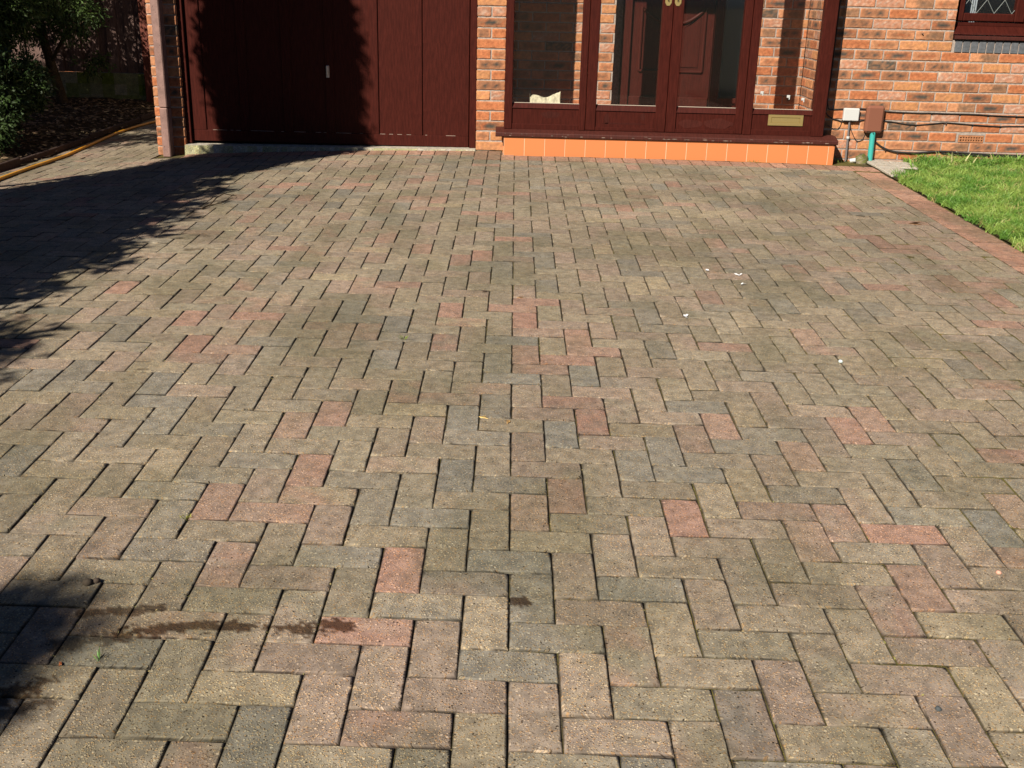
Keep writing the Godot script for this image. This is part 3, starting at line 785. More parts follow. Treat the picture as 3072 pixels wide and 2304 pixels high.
func porch(h: Node3D) -> void:
	# tiled step
	var st := MB.new(); st.span(Vector3(-0.082, 0.02, ZT - 0.11), Vector3(2.377, 0.262, ZT - 0.0015)); st.span(Vector3(-0.082, 0.02, ZF + 0.004), Vector3(2.377, 0.262, ZT - 0.105))
	var step := part(h, "porch_step", st, M.grout)
	var x := -0.082
	var k := 0
	while x < 2.37:
		var e: float = min(-0.082 + (k + 1) * 0.1513 + 0.002, 2.378)
		var t := MB.new(); t.off = Vector2(rng.randf(), rng.randf())
		var f := rng.randf_range(0.94, 1.05)
		t.span(Vector3(x + 0.0019, 0.04, ZT - 0.012), Vector3(e - 0.0019, 0.2595, ZT + rng.randf_range(-0.0006, 0.0006)), 0.0015, Color(f, f * rng.randf_range(0.97, 1.02), f))
		part(step, "tile", t, M.tile)
		x = e; k += 1
	var t2 := MB.new(); t2.span(Vector3(2.3775, 0.04, ZF + 0.01), Vector3(2.3855, 0.2595, ZT - 0.002), 0.0015); part(step, "tile", t2, M.tile)
	# timber sill with a sloping top and rounded nose, running past the frame at both ends
	var sl := MB.new()
	var prof := [Vector2(0.318, ZP - 0.02), Vector2(0.311, ZP + 0.004), Vector2(0.295, ZT + 0.010), Vector2(0.289, ZT + 0.015), Vector2(0.269, ZT + 0.015), Vector2(0.2635, ZT + 0.010), Vector2(0.2625, ZP - 0.10), Vector2(0.318, ZP - 0.10)]
	var xa := -0.145; var xb := 2.402
	for i in prof.size():
		var a: Vector2 = prof[i]; var b: Vector2 = prof[(i + 1) % prof.size()]
		sl.face([Vector3(xa, a.x, a.y), Vector3(xa, b.x, b.y), Vector3(xb, b.x, b.y), Vector3(xb, a.x, a.y)], Color.WHITE)
	for xx in [xa, xb]:
		var q := []
		for p in prof: q.append(Vector3(xx, p.x, p.y))
		sl.face(q, Color.WHITE, Vector3(signf(xx - 1), 0, 0))
	var sill := part(h, "porch_sill", sl, M.mahogany_worn)
	for i in 46:                 # bare flakes where the paint has gone
		var xs := rng.randf_range(-0.1, 2.36); var l := rng.randf_range(0.008, 0.05)
		var fl := MB.new()
		var low := rng.randf() < 0.55
		var yy := rng.randf_range(0.271, 0.276) if low else rng.randf_range(0.286, 0.2885)
		var hh := rng.randf_range(0.003, 0.008) if low else 0.0025
		var q := []
		for j in 7:
			var an := TAU * j / 7
			q.append(Vector3(xs + cos(an) * l * 0.5 * rng.randf_range(0.6, 1.0), clampf(yy + hh * 0.5 + sin(an) * hh * 0.5 * rng.randf_range(0.6, 1.1), 0.2695, 0.2885), ZT + 0.0156))
		fl.face(q, Color.WHITE * rng.randf_range(0.4, 1.0), Vector3(0, 0, 1))
		part(sill, "paint_flake", fl, M.bare_wood)
	var y0 := 0.3135; var yt := 2.1; var gy := 0.503
	var zb := ZP - 0.07
	var fm := MB.new(); fm.span(Vector3(-0.084, yt, zb), Vector3(2.303, 2.2, ZP), 0.003)
	var f := part(h, "porch_frame", fm, M.mahogany)
	for e in [[-0.084, -0.026], [0.470, 0.520], [1.697, 1.760], [2.208, 2.303]]: bar(f, "post", Vector3(e[0], y0, zb), Vector3(e[1], yt, ZP), 0.004)
	for e in [[-0.026, 0.470], [1.760, 2.208]]:
		bar(f, "lower_panel", Vector3(e[0], y0 + 0.04, zb + 0.015), Vector3(e[1], gy - 0.035, ZP - 0.012), 0.0)
		bar(f, "rail", Vector3(e[0], y0, zb + 0.005), Vector3(e[1], y0 + 0.04, ZP - 0.007), 0.003)
		var bead := MB.new()     # glazing bead, sloped
		bead.face([Vector3(e[0], gy - 0.035, ZP - 0.004), Vector3(e[1], gy - 0.035, ZP - 0.004), Vector3(e[1], gy, ZP - 0.03), Vector3(e[0], gy, ZP - 0.03)], Color.WHITE)
		bead.face([Vector3(e[0], gy, ZP - 0.03), Vector3(e[1], gy, ZP - 0.03), Vector3(e[1], gy, zb), Vector3(e[0], gy, zb)], Color.WHITE)
		bead.face([Vector3(e[0], gy - 0.035, zb), Vector3(e[1], gy - 0.035, zb), Vector3(e[1], gy - 0.035, ZP - 0.004), Vector3(e[0], gy - 0.035, ZP - 0.004)], Color.WHITE)
		part(f, "bead", bead, M.mahogany)
		bar(f, "putty_line", Vector3(e[0], gy, ZP - 0.034), Vector3(e[1], gy + 0.003, ZP - 0.028), 0.0, "putty")
		var g := MB.new(); sheet_of(g, e[0], e[1], gy, yt, ZP - 0.038); part(f, "pane", g, M.glass)
	# narrow side of the porch back to the wall
	bar(f, "side_panel", Vector3(2.25, y0, ZF - 0.04), Vector3(2.2885, yt, zb + 0.002), 0.0)
	bar(f, "side_panel", Vector3(-0.0825, y0, ZF - 0.04), Vector3(-0.045, yt, zb + 0.002), 0.0)
	# letter plate
	var lp := MB.new()
	for b in [[1.882, 2.143, 0.446, 0.466], [1.882, 2.143, 0.387, 0.409], [1.882, 1.906, 0.409, 0.446], [2.119, 2.143, 0.409, 0.446]]: lp.span(Vector3(b[0], b[2], ZP - 0.012), Vector3(b[1], b[3], ZP - 0.004), 0.0015)
	var plate := part(f, "letter_plate", lp, M.brass)
	bar(plate, "flap", Vector3(1.907, 0.4095, ZP - 0.011), Vector3(2.118, 0.4445, ZP - 0.0075), 0.001, "brass")
	# two glazed doors meeting in the middle
	for e in [[0.523, 1.1185, 0.596, 1.041], [1.1215, 1.694, 1.195, 1.636]]:
		var dm := MB.new(); dm.off = Vector2(rng.randf(), rng.randf())
		dm.span(Vector3(e[2], y0 + 0.03, zb + 0.012), Vector3(e[3], gy - 0.04, ZP - 0.014))
		var d := part(h, "porch_door", dm, M.mahogany)
		bar(d, "stile", Vector3(e[0], y0 + 0.004, zb), Vector3(e[2], yt - 0.003, ZP - 0.003), 0.004)
		bar(d, "stile", Vector3(e[3], y0 + 0.004, zb), Vector3(e[1], yt - 0.003, ZP - 0.003), 0.004)
		bar(d, "bottom_rail", Vector3(e[2], y0 + 0.004, zb), Vector3(e[3], y0 + 0.03, ZP - 0.006), 0.002)
		bar(d, "top_rail", Vector3(e[2], yt - 0.1, zb), Vector3(e[3], yt - 0.003, ZP - 0.006), 0.002)
		var bead := MB.new()
		bead.face([Vector3(e[2], gy - 0.04, ZP - 0.006), Vector3(e[3], gy - 0.04, ZP - 0.006), Vector3(e[3], gy, ZP - 0.03), Vector3(e[2], gy, ZP - 0.03)], Color.WHITE)
		bead.face([Vector3(e[2], gy, ZP - 0.03), Vector3(e[3], gy, ZP - 0.03), Vector3(e[3], gy, zb), Vector3(e[2], gy, zb)], Color.WHITE)
		bead.face([Vector3(e[2], gy - 0.04, zb), Vector3(e[3], gy - 0.04, zb), Vector3(e[3], gy - 0.04, ZP - 0.006), Vector3(e[2], gy - 0.04, ZP - 0.006)], Color.WHITE)
		part(d, "bead", bead, M.mahogany)
		bar(d, "putty_line", Vector3(e[2], gy, ZP - 0.034), Vector3(e[3], gy + 0.003, ZP - 0.027), 0.0, "putty")
		var g := MB.new(); sheet_of(g, e[2], e[3], gy, yt - 0.1, ZP - 0.038); part(d, "pane", g, M.glass)
		var hx := 1.077 if e[0] < 1 else 1.146
		var hp := MB.new()
		var q := [Vector3(hx - 0.023, 1.45, ZP + 0.001), Vector3(hx - 0.023, 1.228, ZP + 0.001), Vector3(hx - 0.010, 1.209, ZP + 0.001), Vector3(hx + 0.010, 1.209, ZP + 0.001), Vector3(hx + 0.023, 1.228, ZP + 0.001), Vector3(hx + 0.023, 1.45, ZP + 0.001)]
		hp.face(q, Color.WHITE, Vector3(0, 0, 1))
		for i in q.size():
			var a: Vector3 = q[i]; var b: Vector3 = q[(i + 1) % q.size()]
			hp.face([a, a - Vector3(0, 0, 0.005), b - Vector3(0, 0, 0.005), b], Color.WHITE)
		hp.tube([Vector3(hx, 1.245, ZP), Vector3(hx, 1.245, ZP + 0.006)], 0.008, 0.007, 10)
		hp.tube([Vector3(hx, 1.34, ZP), Vector3(hx, 1.34, ZP + 0.045), Vector3(hx + (0.11 if hx > 1.1 else -0.11), 1.335, ZP + 0.045)], 0.008, -1, 8)
		var plate2 := part(d, "handle_plate", hp, M.brass)
		var kh := MB.new(); kh.box(Vector3(hx, 1.243, ZP + 0.0066), Vector3(0.0035, 0.012, 0.001)); part(plate2, "keyhole", kh, M.black_rubber)
	for e in [[1.215, 1.40, 0.352, 0.415, 0.0], [1.40, 1.63, 0.352, 0.425, 1.0], [0.66, 0.70, 0.36, 0.44, 2.0], [0.93, 0.97, 0.40, 0.45, 3.0], [0.64, 0.98, 0.366, 0.376, 4.0], [0.18, 0.34, 0.40, 0.45, 5.0]]:
		var wp := MB.new(); wp.off = Vector2(rng.randf(), rng.randf())
		var q := []
		for j in 18:
			var an := TAU * j / 18
			var rr := 1.0 + 0.35 * fine.get_noise_2d(j * 40.0, e[4] * 90.0)
			q.append(Vector3((e[0] + e[1]) * 0.5 + cos(an) * (e[1] - e[0]) * 0.5 * min(rr, 1.0), clampf((e[2] + e[3]) * 0.5 + sin(an) * (e[3] - e[2]) * 0.5 * rr, 0.35, 0.46), ZP - (0.0134 if e[0] > 0.5 else 0.0114)))
		wp.face(q, Color.WHITE * (1.0 if e[4] < 2 else 0.8), Vector3(0, 0, 1))
		part(f, "worn_paint", wp, M.scuffed)
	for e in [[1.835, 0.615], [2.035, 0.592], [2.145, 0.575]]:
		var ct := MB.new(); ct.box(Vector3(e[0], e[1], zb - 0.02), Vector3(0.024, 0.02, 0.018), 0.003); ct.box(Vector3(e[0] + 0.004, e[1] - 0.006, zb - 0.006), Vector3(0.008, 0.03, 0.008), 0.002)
		part(f, "reflection_catch", ct, M.white_plastic)  # reflections inside the porch modelled as catches, their metal shine painted white
	var rf := MB.new(); rf.span(Vector3(-0.2, 2.2, ZI), Vector3(2.4, 2.3, ZP + 0.12)); part(h, "porch_roof", rf, M.roof)
	# cream bag standing on the porch floor behind the left pane
	var bag := MB.new()
	var top := [[0.0, 0.535], [0.02, 0.556], [0.05, 0.552], [0.10, 0.538], [0.14, 0.54], [0.17, 0.556], [0.205, 0.574], [0.228, 0.582]]
	for s in [0, 1]:
		var grid := []
		for j in 9:
			for i in 19:
				var u := i / 18.0 * (top.size() - 1); var k2: int = min(int(u), top.size() - 2)
				var xx: float = 0.105 + lerpf(top[k2][0], top[k2 + 1][0], u - k2); var yt2: float = lerpf(top[k2][1], top[k2 + 1][1], u - k2) - 0.022 * s
				var v2 := j / 8.0
				var rum := fine.get_noise_2d(i * 22.0 + s * 400, j * 9.0) * 0.016 + 0.012 * sin(i * 0.9) * v2
				grid.append(bag.vert(Vector3(xx + fine.get_noise_2d(j * 30.0, i * 30.0) * 0.006, lerpf(0.263, yt2, v2), ZP - (0.115 if s == 0 else 0.22) - 0.02 * v2 * (1 - 2 * s) + rum), Vector3(-fine.get_noise_2d(i * 22.0 + s * 400 + 9, j * 9.0) * 1.2, 0.1, 1).normalized(), Color.WHITE, Vector2(xx, v2 * 0.3)))
		for j in 8:
			for i in 18:
				var a2: int = grid[j * 19 + i]
				bag.tri(a2, a2 + 1, a2 + 20); bag.tri(a2, a2 + 20, a2 + 19)
	for xx in [0.105, 0.333]: bag.face([Vector3(xx, 0.263, ZP - 0.12), Vector3(xx, 0.263, ZP - 0.22), Vector3(xx, 0.55, ZP - 0.20), Vector3(xx, 0.57, ZP - 0.135)], Color.WHITE)
	for i in bag.v.size(): bag.v[i] -= Vector3(0.22, 0.262, ZP - 0.17)
	single("cloth_bag", "cream cloth bag standing open behind the porch's left glass pane", "bag", bag, M.cream_cloth, Vector3(0.22, 0.262, ZP - 0.17))
func drainpipe(h: Node3D) -> void:
	# square rainwater pipe in front of the left pier
	var x := -2.634; var z := ZF + 0.068
	var g := gh(x, z)
	var pm := MB.new(); pm.span(Vector3(x - 0.030, g - 0.01, z - 0.052), Vector3(x + 0.030, 0.395, z + 0.052), 0.007)
	var p := part(h, "drainpipe", pm, M.pipe)
	var u := MB.new(); u.span(Vector3(x - 0.031, 0.397, z - 0.053), Vector3(x + 0.031, 2.6, z + 0.053), 0.007); part(p, "upper_length", u, M.pipe)
	bar(p, "bracket", Vector3(x - 0.045, 1.52, ZF), Vector3(x + 0.045, 1.55, z + 0.058), 0.004, "pipe")

# ------------------------------------------------------------------ things on the wall
func wall_path(pts: Array, out: float, org: Vector3) -> Array:
	var c := Curve3D.new()
	for i in pts.size():
		var a: Array = pts[max(i - 1, 0)]; var b: Array = pts[min(i + 1, pts.size() - 1)]
		var tg := Vector3(b[0] - a[0], b[1] - a[1], 0) / 6.0
		c.add_point(Vector3(pts[i][0], pts[i][1], ZF + out) - org, -tg, tg)
	c.bake_interval = 0.012
	return Array(c.get_baked_points())
func wall_things() -> void:
	var z := ZF
	# white junction box
	var o := thing("junction_box", "white square junction box on brick wall beside the porch corner", "box", Vector3(2.535, 0.42, z))
	var mb := MB.new(); mb.box(Vector3(2.536, 0.4675, z + 0.019), Vector3(0.118, 0.094, 0.036), 0.006); part(o, "lid", mb, M.white_plastic)
	mb = MB.new(); mb.box(Vector3(2.536, 0.4675, z + 0.0008), Vector3(0.112, 0.088, 0.0016)); part(o, "back_plate", mb, M.grey_plastic)
	mb = MB.new(); mb.tube([Vector3(2.536, 0.427, z + 0.036), Vector3(2.536, 0.427, z + 0.039)], 0.003, -1, 8); part(o, "screw", mb, M.steel)
	# brown cable cover with rounded front
	o = thing("cable_cover", "brown plastic service cover on brick wall above the green pipe", "cover", Vector3(2.71, 0.335, z))
	mb = MB.new(); mb.box(Vector3(2.711, 0.4385, z + 0.031), Vector3(0.134, 0.202, 0.060), 0.017)
	part(o, "shell", mb, M.brown_plastic)
	mb = MB.new(); mb.tube([Vector3(2.706, 0.345, z + 0.06), Vector3(2.706, 0.345, z + 0.067)], 0.004, -1, 8); part(o, "screw", mb, M.steel)
	# green service duct rising out of the ground
	var base := on(2.72, z + 0.035, -0.01)
	mb = MB.new(); mb.tube([Vector3.ZERO, Vector3(-0.002, 0.1, 0), Vector3(-0.004, 0.345 - base.y, -0.003)], 0.0205, -1, 16)
	single("service_duct", "bright green plastic duct rising from the ground into brown cover", "pipe", mb, M.green_plastic, base)
	# thin conduit below the white box
	base = on(2.538, z + 0.02)
	o = thing("conduit", "thin dark conduit with white collar below the white junction box", "conduit", base)
	mb = MB.new(); mb.tube([Vector3(2.541, base.y - 0.005, z + 0.018), Vector3(2.536, 0.30, z + 0.016), Vector3(2.533, 0.422, z + 0.014)], 0.0085, 0.0075, 10); part(o, "tube", mb, M.grey_plastic)
	mb = MB.new(); mb.tube([Vector3(2.537, 0.290, z + 0.016), Vector3(2.536, 0.308, z + 0.016)], 0.0125, -1, 12); part(o, "collar", mb, M.white_plastic)
	# cables clipped to the wall
	var runs := [
		["wall_cable", "black cable bending down the porch corner to behind the white junction box", [[2.353, 1.5], [2.354, 1.1], [2.355, 0.715], [2.352, 0.645], [2.350, 0.574], [2.358, 0.525], [2.375, 0.501], [2.468, 0.506], [2.562, 0.512], [2.655, 0.511]], 0.0042],
		["wall_cable", "upper dark cable running along brickwork right of the brown cover", [[2.765, 0.498], [2.872, 0.493], [3.037, 0.490], [3.148, 0.492], [3.258, 0.491], [3.478, 0.491], [3.625, 0.486], [3.850, 0.483], [4.5, 0.480]], 0.0045],
		["wall_cable", "dark cable sagging under the white junction box to the brown cover", [[2.350, 0.53], [2.348, 0.489], [2.360, 0.461], [2.400, 0.435], [2.442, 0.424], [2.480, 0.414], [2.554, 0.413], [2.66, 0.434]], 0.0045],
		["wall_cable", "wavy middle cable running along brickwork above the air brick", [[2.765, 0.423], [2.846, 0.422], [2.958, 0.407], [3.050, 0.402], [3.125, 0.409], [3.244, 0.423], [3.306, 0.423], [3.491, 0.413], [3.676, 0.407], [3.863, 0.412], [4.5, 0.414]], 0.0042],
		["wall_cable", "thick black cable curving from the green duct along the foot of the wall", [[2.746, 0.335], [2.742, 0.284], [2.779, 0.249], [2.839, 0.218], [2.916, 0.198], [3.028, 0.193], [3.101, 0.195], [3.195, 0.205], [3.281, 0.210], [3.417, 0.203], [3.641, 0.196], [3.905, 0.194], [4.5, 0.19]], 0.0072],
		["wall_cable", "second black cable lying just below the thick one near the lawn", [[3.27, 0.197], [3.35, 0.190], [3.48, 0.187], [3.641, 0.183], [3.905, 0.180], [4.5, 0.175]], 0.005],
		["loose_wire", "thin loose wire looping between conduit and brown cover", [[2.535, 0.418], [2.545, 0.39], [2.559, 0.348], [2.597, 0.284], [2.625, 0.269], [2.655, 0.289], [2.672, 0.342]], 0.003],
		["loose_wire", "thin loose wire looping at the porch corner under the junction box", [[2.374, 0.383], [2.414, 0.361], [2.444, 0.356], [2.470, 0.378], [2.478, 0.424]], 0.0026]]
	for r in runs:
		var org := Vector3(r[2][0][0], r[2][0][1], z)
		mb = MB.new(); mb.tube(wall_path(r[2], r[3] + 0.001, org), r[3], -1, 7)
		single(r[0], r[1], "cable" if r[0] == "wall_cable" else "wire", mb, M.black_rubber, org)
	for p in [[3.27, 0.424, "silver cable clip holding the wavy middle cable"], [3.282, 0.206, "small cable clip holding the thick black cable"], [2.84, 0.212, "small cable clip on the thick cable near the green duct"]]:
		mb = MB.new(); mb.box(Vector3(0, 0, 0.006), Vector3(0.008, 0.020, 0.012), 0.003)
		mb.tube([Vector3(0, -0.014, 0), Vector3(0, -0.014, 0.009)], 0.003, -1, 7)
		single("cable_clip", p[2], "clip", mb, M.steel if p[1] > 0.4 else M.black_rubber, Vector3(p[0], p[1], z + 0.001))
	# small metal fixing in a brick
	mb = MB.new(); mb.tube([Vector3(0, 0, -0.004), Vector3(0, 0, 0.004), Vector3(0.004, -0.002, 0.018)], 0.006, 0.0045, 9)
	single("wall_fixing", "small shiny metal fixing left in a brick near the window", "fixing", mb, M.steel, Vector3(2.985, 1.063, z))
	# pale pipe end and mossy stone at the foot of the wall
	base = on(2.575, z + 0.075)
	mb = MB.new(); mb.tube([Vector3(-0.012, 0.012, -0.01), Vector3(0.024, 0.022, 0.012)], 0.017, -1, 14, Color.WHITE, false)
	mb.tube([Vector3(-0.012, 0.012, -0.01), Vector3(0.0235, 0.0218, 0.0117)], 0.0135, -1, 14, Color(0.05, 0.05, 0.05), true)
	single("pipe_stub", "short white pipe end lying in weeds at the wall foot", "pipe", mb, M.white_plastic, base)
	mb = MB.new()
	var rows := []
	for j in 9:
		var rr := []
		for i in 15:
			var th := TAU * i / 14.0; var ph := PI * j / 16.0
			var d := Vector3(cos(th) * cos(PI / 2 - ph) * 0.062, sin(PI / 2 - ph) * 0.062, sin(th) * cos(PI / 2 - ph) * 0.045)
			var nn := fine.get_noise_3d(cos(th) * 40 + 9, ph * 40, sin(th) * 40)
			d *= 1.0 + 0.35 * nn
			var moss := clampf(0.5 + 2.0 * fine.get_noise_3d(cos(th) * 90, ph * 80, sin(th) * 90), 0, 1)
			rr.append(mb.vert(d, d.normalized(), Color(0.36, 0.31, 0.24).lerp(Color(0.2, 0.22, 0.06), moss), Vector2(th * 0.05, ph * 0.05)))
		rows.append(rr)
	for j in 8:
		for i in 14:
			mb.tri(rows[j][i], rows[j + 1][i + 1], rows[j + 1][i]); mb.tri(rows[j][i], rows[j][i + 1], rows[j + 1][i + 1])
	single("mossy_stone", "rough mossy stone at the wall foot beside the green duct", "stone", mb, M.sand, on(2.645, z + 0.06, -0.004))
	# pale slabs between the edging and the wall
	for e in [[2.683, 2.86, -6.70, -6.40, "pale concrete slab against wall foot right of the green duct"], [2.683, 2.86, -6.395, -6.06, "pale concrete slab between red edging and lawn corner"], [2.865, 3.06, -6.70, -6.42, "pale concrete slab half under grass at the wall foot"]]:
		mb = MB.new()
		var c := Vector3((e[0] + e[1]) * 0.5, 0, (e[2] + e[3]) * 0.5)
		c.y = gh(c.x, c.z) - 0.004
		mb.box(Vector3.ZERO, Vector3(e[1] - e[0], 0.045, e[3] - e[2]), 0.004)
		var sl := single("paving_slab", e[4], "slab", mb, M.concrete, c, "pale slabs by the wall")
		sl.basis = tilt(c.x, c.z)
	# weeds at the foot of the wall
	weed("weed_tuft", "weedy tuft of grass at the step corner beside conduit", on(2.49, z + 0.10), 26, 0.05, 0.05, Color(0.11, 0.14, 0.03))
	weed("weed_tuft", "small dry weed tuft round the pale pipe end", on(2.585, z + 0.12), 22, 0.03, 0.05, Color(0.24, 0.19, 0.07))
	weed("weed_tuft", "low weed tuft between mossy stone and green duct", on(2.69, z + 0.09), 16, 0.03, 0.03, Color(0.13, 0.13, 0.04))
func weed(called: String, label: String, at: Vector3, n: int, hgt: float, spread: float, col: Color) -> void:
	var mb := MB.new()
	for k in n:
		var a := rng.randf() * TAU; var r := rng.randf() * spread
		var d := Vector3(cos(a) * 0.7, rng.randf_range(0.5, 1.6), sin(a) * 0.7).normalized()
		mb.leaf(Vector3(cos(a) * r, -0.002, sin(a) * r), d, d.cross(Vector3(rng.randf() - 0.5, 0.2, rng.randf() - 0.5)).normalized(), hgt * rng.randf_range(0.4, 1.1), hgt * rng.randf_range(0.06, 0.16), col * rng.randf_range(0.6, 1.5))
	single(called, label, "weed", mb, M.grass, at)

# ------------------------------------------------------------------ lawn
func lawn() -> void:
	var l := struct("lawn")
	var hgt := func(x: float, z: float) -> float: return gh(min(x, 5.0), clampf(z, -7.0, 3.0)) + 0.006 + 0.012 * dirt.get_noise_2d(x * 60, z * 60)
	var tone := func(x: float, z: float) -> Color: return Color(0.055, 0.065, 0.022).lerp(Color(0.10, 0.075, 0.04), clampf(0.5 + dirt.get_noise_2d(x * 150, z * 150), 0, 1))
	part(l, "turf", sheet(2.672, 7.0, -6.72, 3.0, 0.12, hgt, tone), M.soil)
	# blades: a few tufts, copied many times
	var t := MB.new()
	for k in 22:
		var a := rng.randf() * TAU; var r := sqrt(rng.randf()) * 0.024
		var lean := Vector3(rng.randf_range(-0.8, 0.8), 1.2, rng.randf_range(-0.8, 0.8)).normalized()
		var p := Vector3(cos(a) * r, -0.005, sin(a) * r); var len := rng.randf_range(0.025, 0.075); var wd := rng.randf_range(0.0013, 0.0028)
		var side := lean.cross(Vector3(cos(a * 3.0), 0.1, sin(a * 3.0))).normalized()
		var nn := side.cross(lean).normalized()
		var tip := p + lean * len + Vector3(lean.x, -0.35, lean.z) * len * 0.45
		var mid := p + lean * len * 0.62
		var f := rng.randf_range(0.65, 1.3)
		var c := Color(f, f, f * 0.9)
		var i0 := t.vert(p - side * wd, nn, c, Vector2.ZERO); var i1 := t.vert(p + side * wd, nn, c, Vector2.ZERO)
		var i2 := t.vert(mid - side * wd * 0.8, nn, c, Vector2.ZERO); var i3 := t.vert(mid + side * wd * 0.8, nn, c, Vector2.ZERO); var i4 := t.vert(tip, nn, c, Vector2.ZERO)
		t.tri(i0, i1, i3); t.tri(i0, i3, i2); t.tri(i2, i3, i4)
	var xs := [[], [], [], [], [], []]
	for k in 15000:
		var x := rng.randf_range(2.655, 4.6); var z := rng.randf_range(-6.70, -2.6)
		var edge := 2.675 + 0.05 * fine.get_noise_1d(z * 120) + (0.04 if z < -5.9 else 0.0)
		if x < edge: continue
		if x < 3.0 + 0.06 * fine.get_noise_1d(z * 90) and z < -6.14 + 0.10 * (x - 2.7): continue
		var big := rng.randf_range(0.7, 1.3) * (1.35 if z < -6.5 else 1.0) * (0.8 if x < edge + 0.06 else 1.0)
		var g := int(clampf((0.45 + 1.6 * dirt.get_noise_2d(x * 70, z * 70)) * 5.0 + rng.randf_range(-1.4, 1.4), 0, 4))
		if rng.randf() < 0.05: g = 5
		xs[g].append(Transform3D(Basis(Vector3.UP, rng.randf() * TAU).scaled(Vector3(big, big * rng.randf_range(0.8, 1.3), big)), Vector3(x, hgt.call(x, z), z)))
	var o := Node3D.new()
	o.name = "grass"; add_child(o)
	o.set_meta("kind", "stuff"); o.set_meta("label", "bright green lawn grass beside the red edging blocks"); o.set_meta("category", "grass")
	for g in 6:
		var gm: StandardMaterial3D = M.grass.duplicate()
		gm.albedo_color = (Color(0.34, 0.28, 0.12) if g == 5 else Color(0.075, 0.17, 0.022).lerp(Color(0.19, 0.275, 0.055), g / 4.0)).linear_to_srgb()
		var mm := MultiMesh.new()
		mm.transform_format = MultiMesh.TRANSFORM_3D
		mm.mesh = t.mesh(gm)
		mm.instance_count = xs[g].size()
		for i in xs[g].size():
			mm.set_instance_transform(i, xs[g][i])
		var mi := MultiMeshInstance3D.new()
		mi.name = "blades"; mi.multimesh = mm; o.add_child(mi, true)
	weed("grass_stalks", "tall pale grass stalks standing up against the brick wall", on(3.35, -6.64), 12, 0.16, 0.16, Color(0.42, 0.4, 0.2))
	weed("long_grass", "unmown dark grass clump at the foot of the wall under the window", on(3.78, -6.62), 90, 0.12, 0.12, Color(0.08, 0.15, 0.02))
	weed("long_grass", "unmown grass clump at the lawn corner by the pale slab", on(3.05, -6.45), 80, 0.085, 0.10, Color(0.11, 0.2, 0.03))

# ------------------------------------------------------------------ planting on the left
func crown(blobs: Array, count: int, len: float, wid: float, cols: Array, droop: float, org: Vector3) -> MB:
	# leaf sprays scattered through the volume of several ellipsoids [centre, radii], thick near their surface
	var mb := MB.new()
	var sum := 0.0
	for b in blobs: sum += b[1].x * b[1].y + b[1].y * b[1].z
	for b in blobs:
		var n := int(count * (b[1].x * b[1].y + b[1].y * b[1].z) / sum)
		var twigs := maxi(1, n / 14)
		for k in twigs:
			var d := Vector3(rng.randfn(), rng.randfn(), rng.randfn()).normalized()
			var r := pow(rng.randf(), 0.4) * 0.86
			var p: Vector3 = b[0] + d * b[1] * r
			var dirn := (d + Vector3(0, -droop, 0) + Vector3(rng.randfn(), rng.randfn(), rng.randfn()) * 0.35).normalized()
			var c: Color = cols[0].lerp(cols[1], rng.randf())
			for j in 14:
				var q := p + dirn * (j * len * 0.11) + Vector3(rng.randfn(), rng.randfn(), rng.randfn()) * len * 0.4
				var ld := (dirn + Vector3(rng.randfn(), rng.randfn() - droop, rng.randfn()) * 0.8).normalized()
				var side := ld.cross(Vector3(rng.randfn(), rng.randfn(), rng.randfn())).normalized()
				mb.leaf(q - org, ld, side, len * rng.randf_range(0.6, 1.3), wid * rng.randf_range(0.6, 1.3), c * rng.randf_range(0.7, 1.35))
	return mb
func plant(called: String, label: String, category: String, at: Vector3, trunk: Array, r0: float, limbs: Array, blobs: Array, count: int, len: float, wid: float, cols: Array, droop: float) -> void:
	var o := thing(called, label, category, at)
	var mb := MB.new()
	mb.tube(trunk, r0, r0 * 0.45, 10)
	for l in limbs: mb.tube(l, r0 * 0.4, r0 * 0.12, 7)
	part(o, "trunk", mb, M.bark)
	part(o, "crown", crown(blobs, count, len, wid, cols, droop, Vector3.ZERO), M.leaf)
func V(x: float, y: float, z: float) -> Vector3: return Vector3(x, y, z)
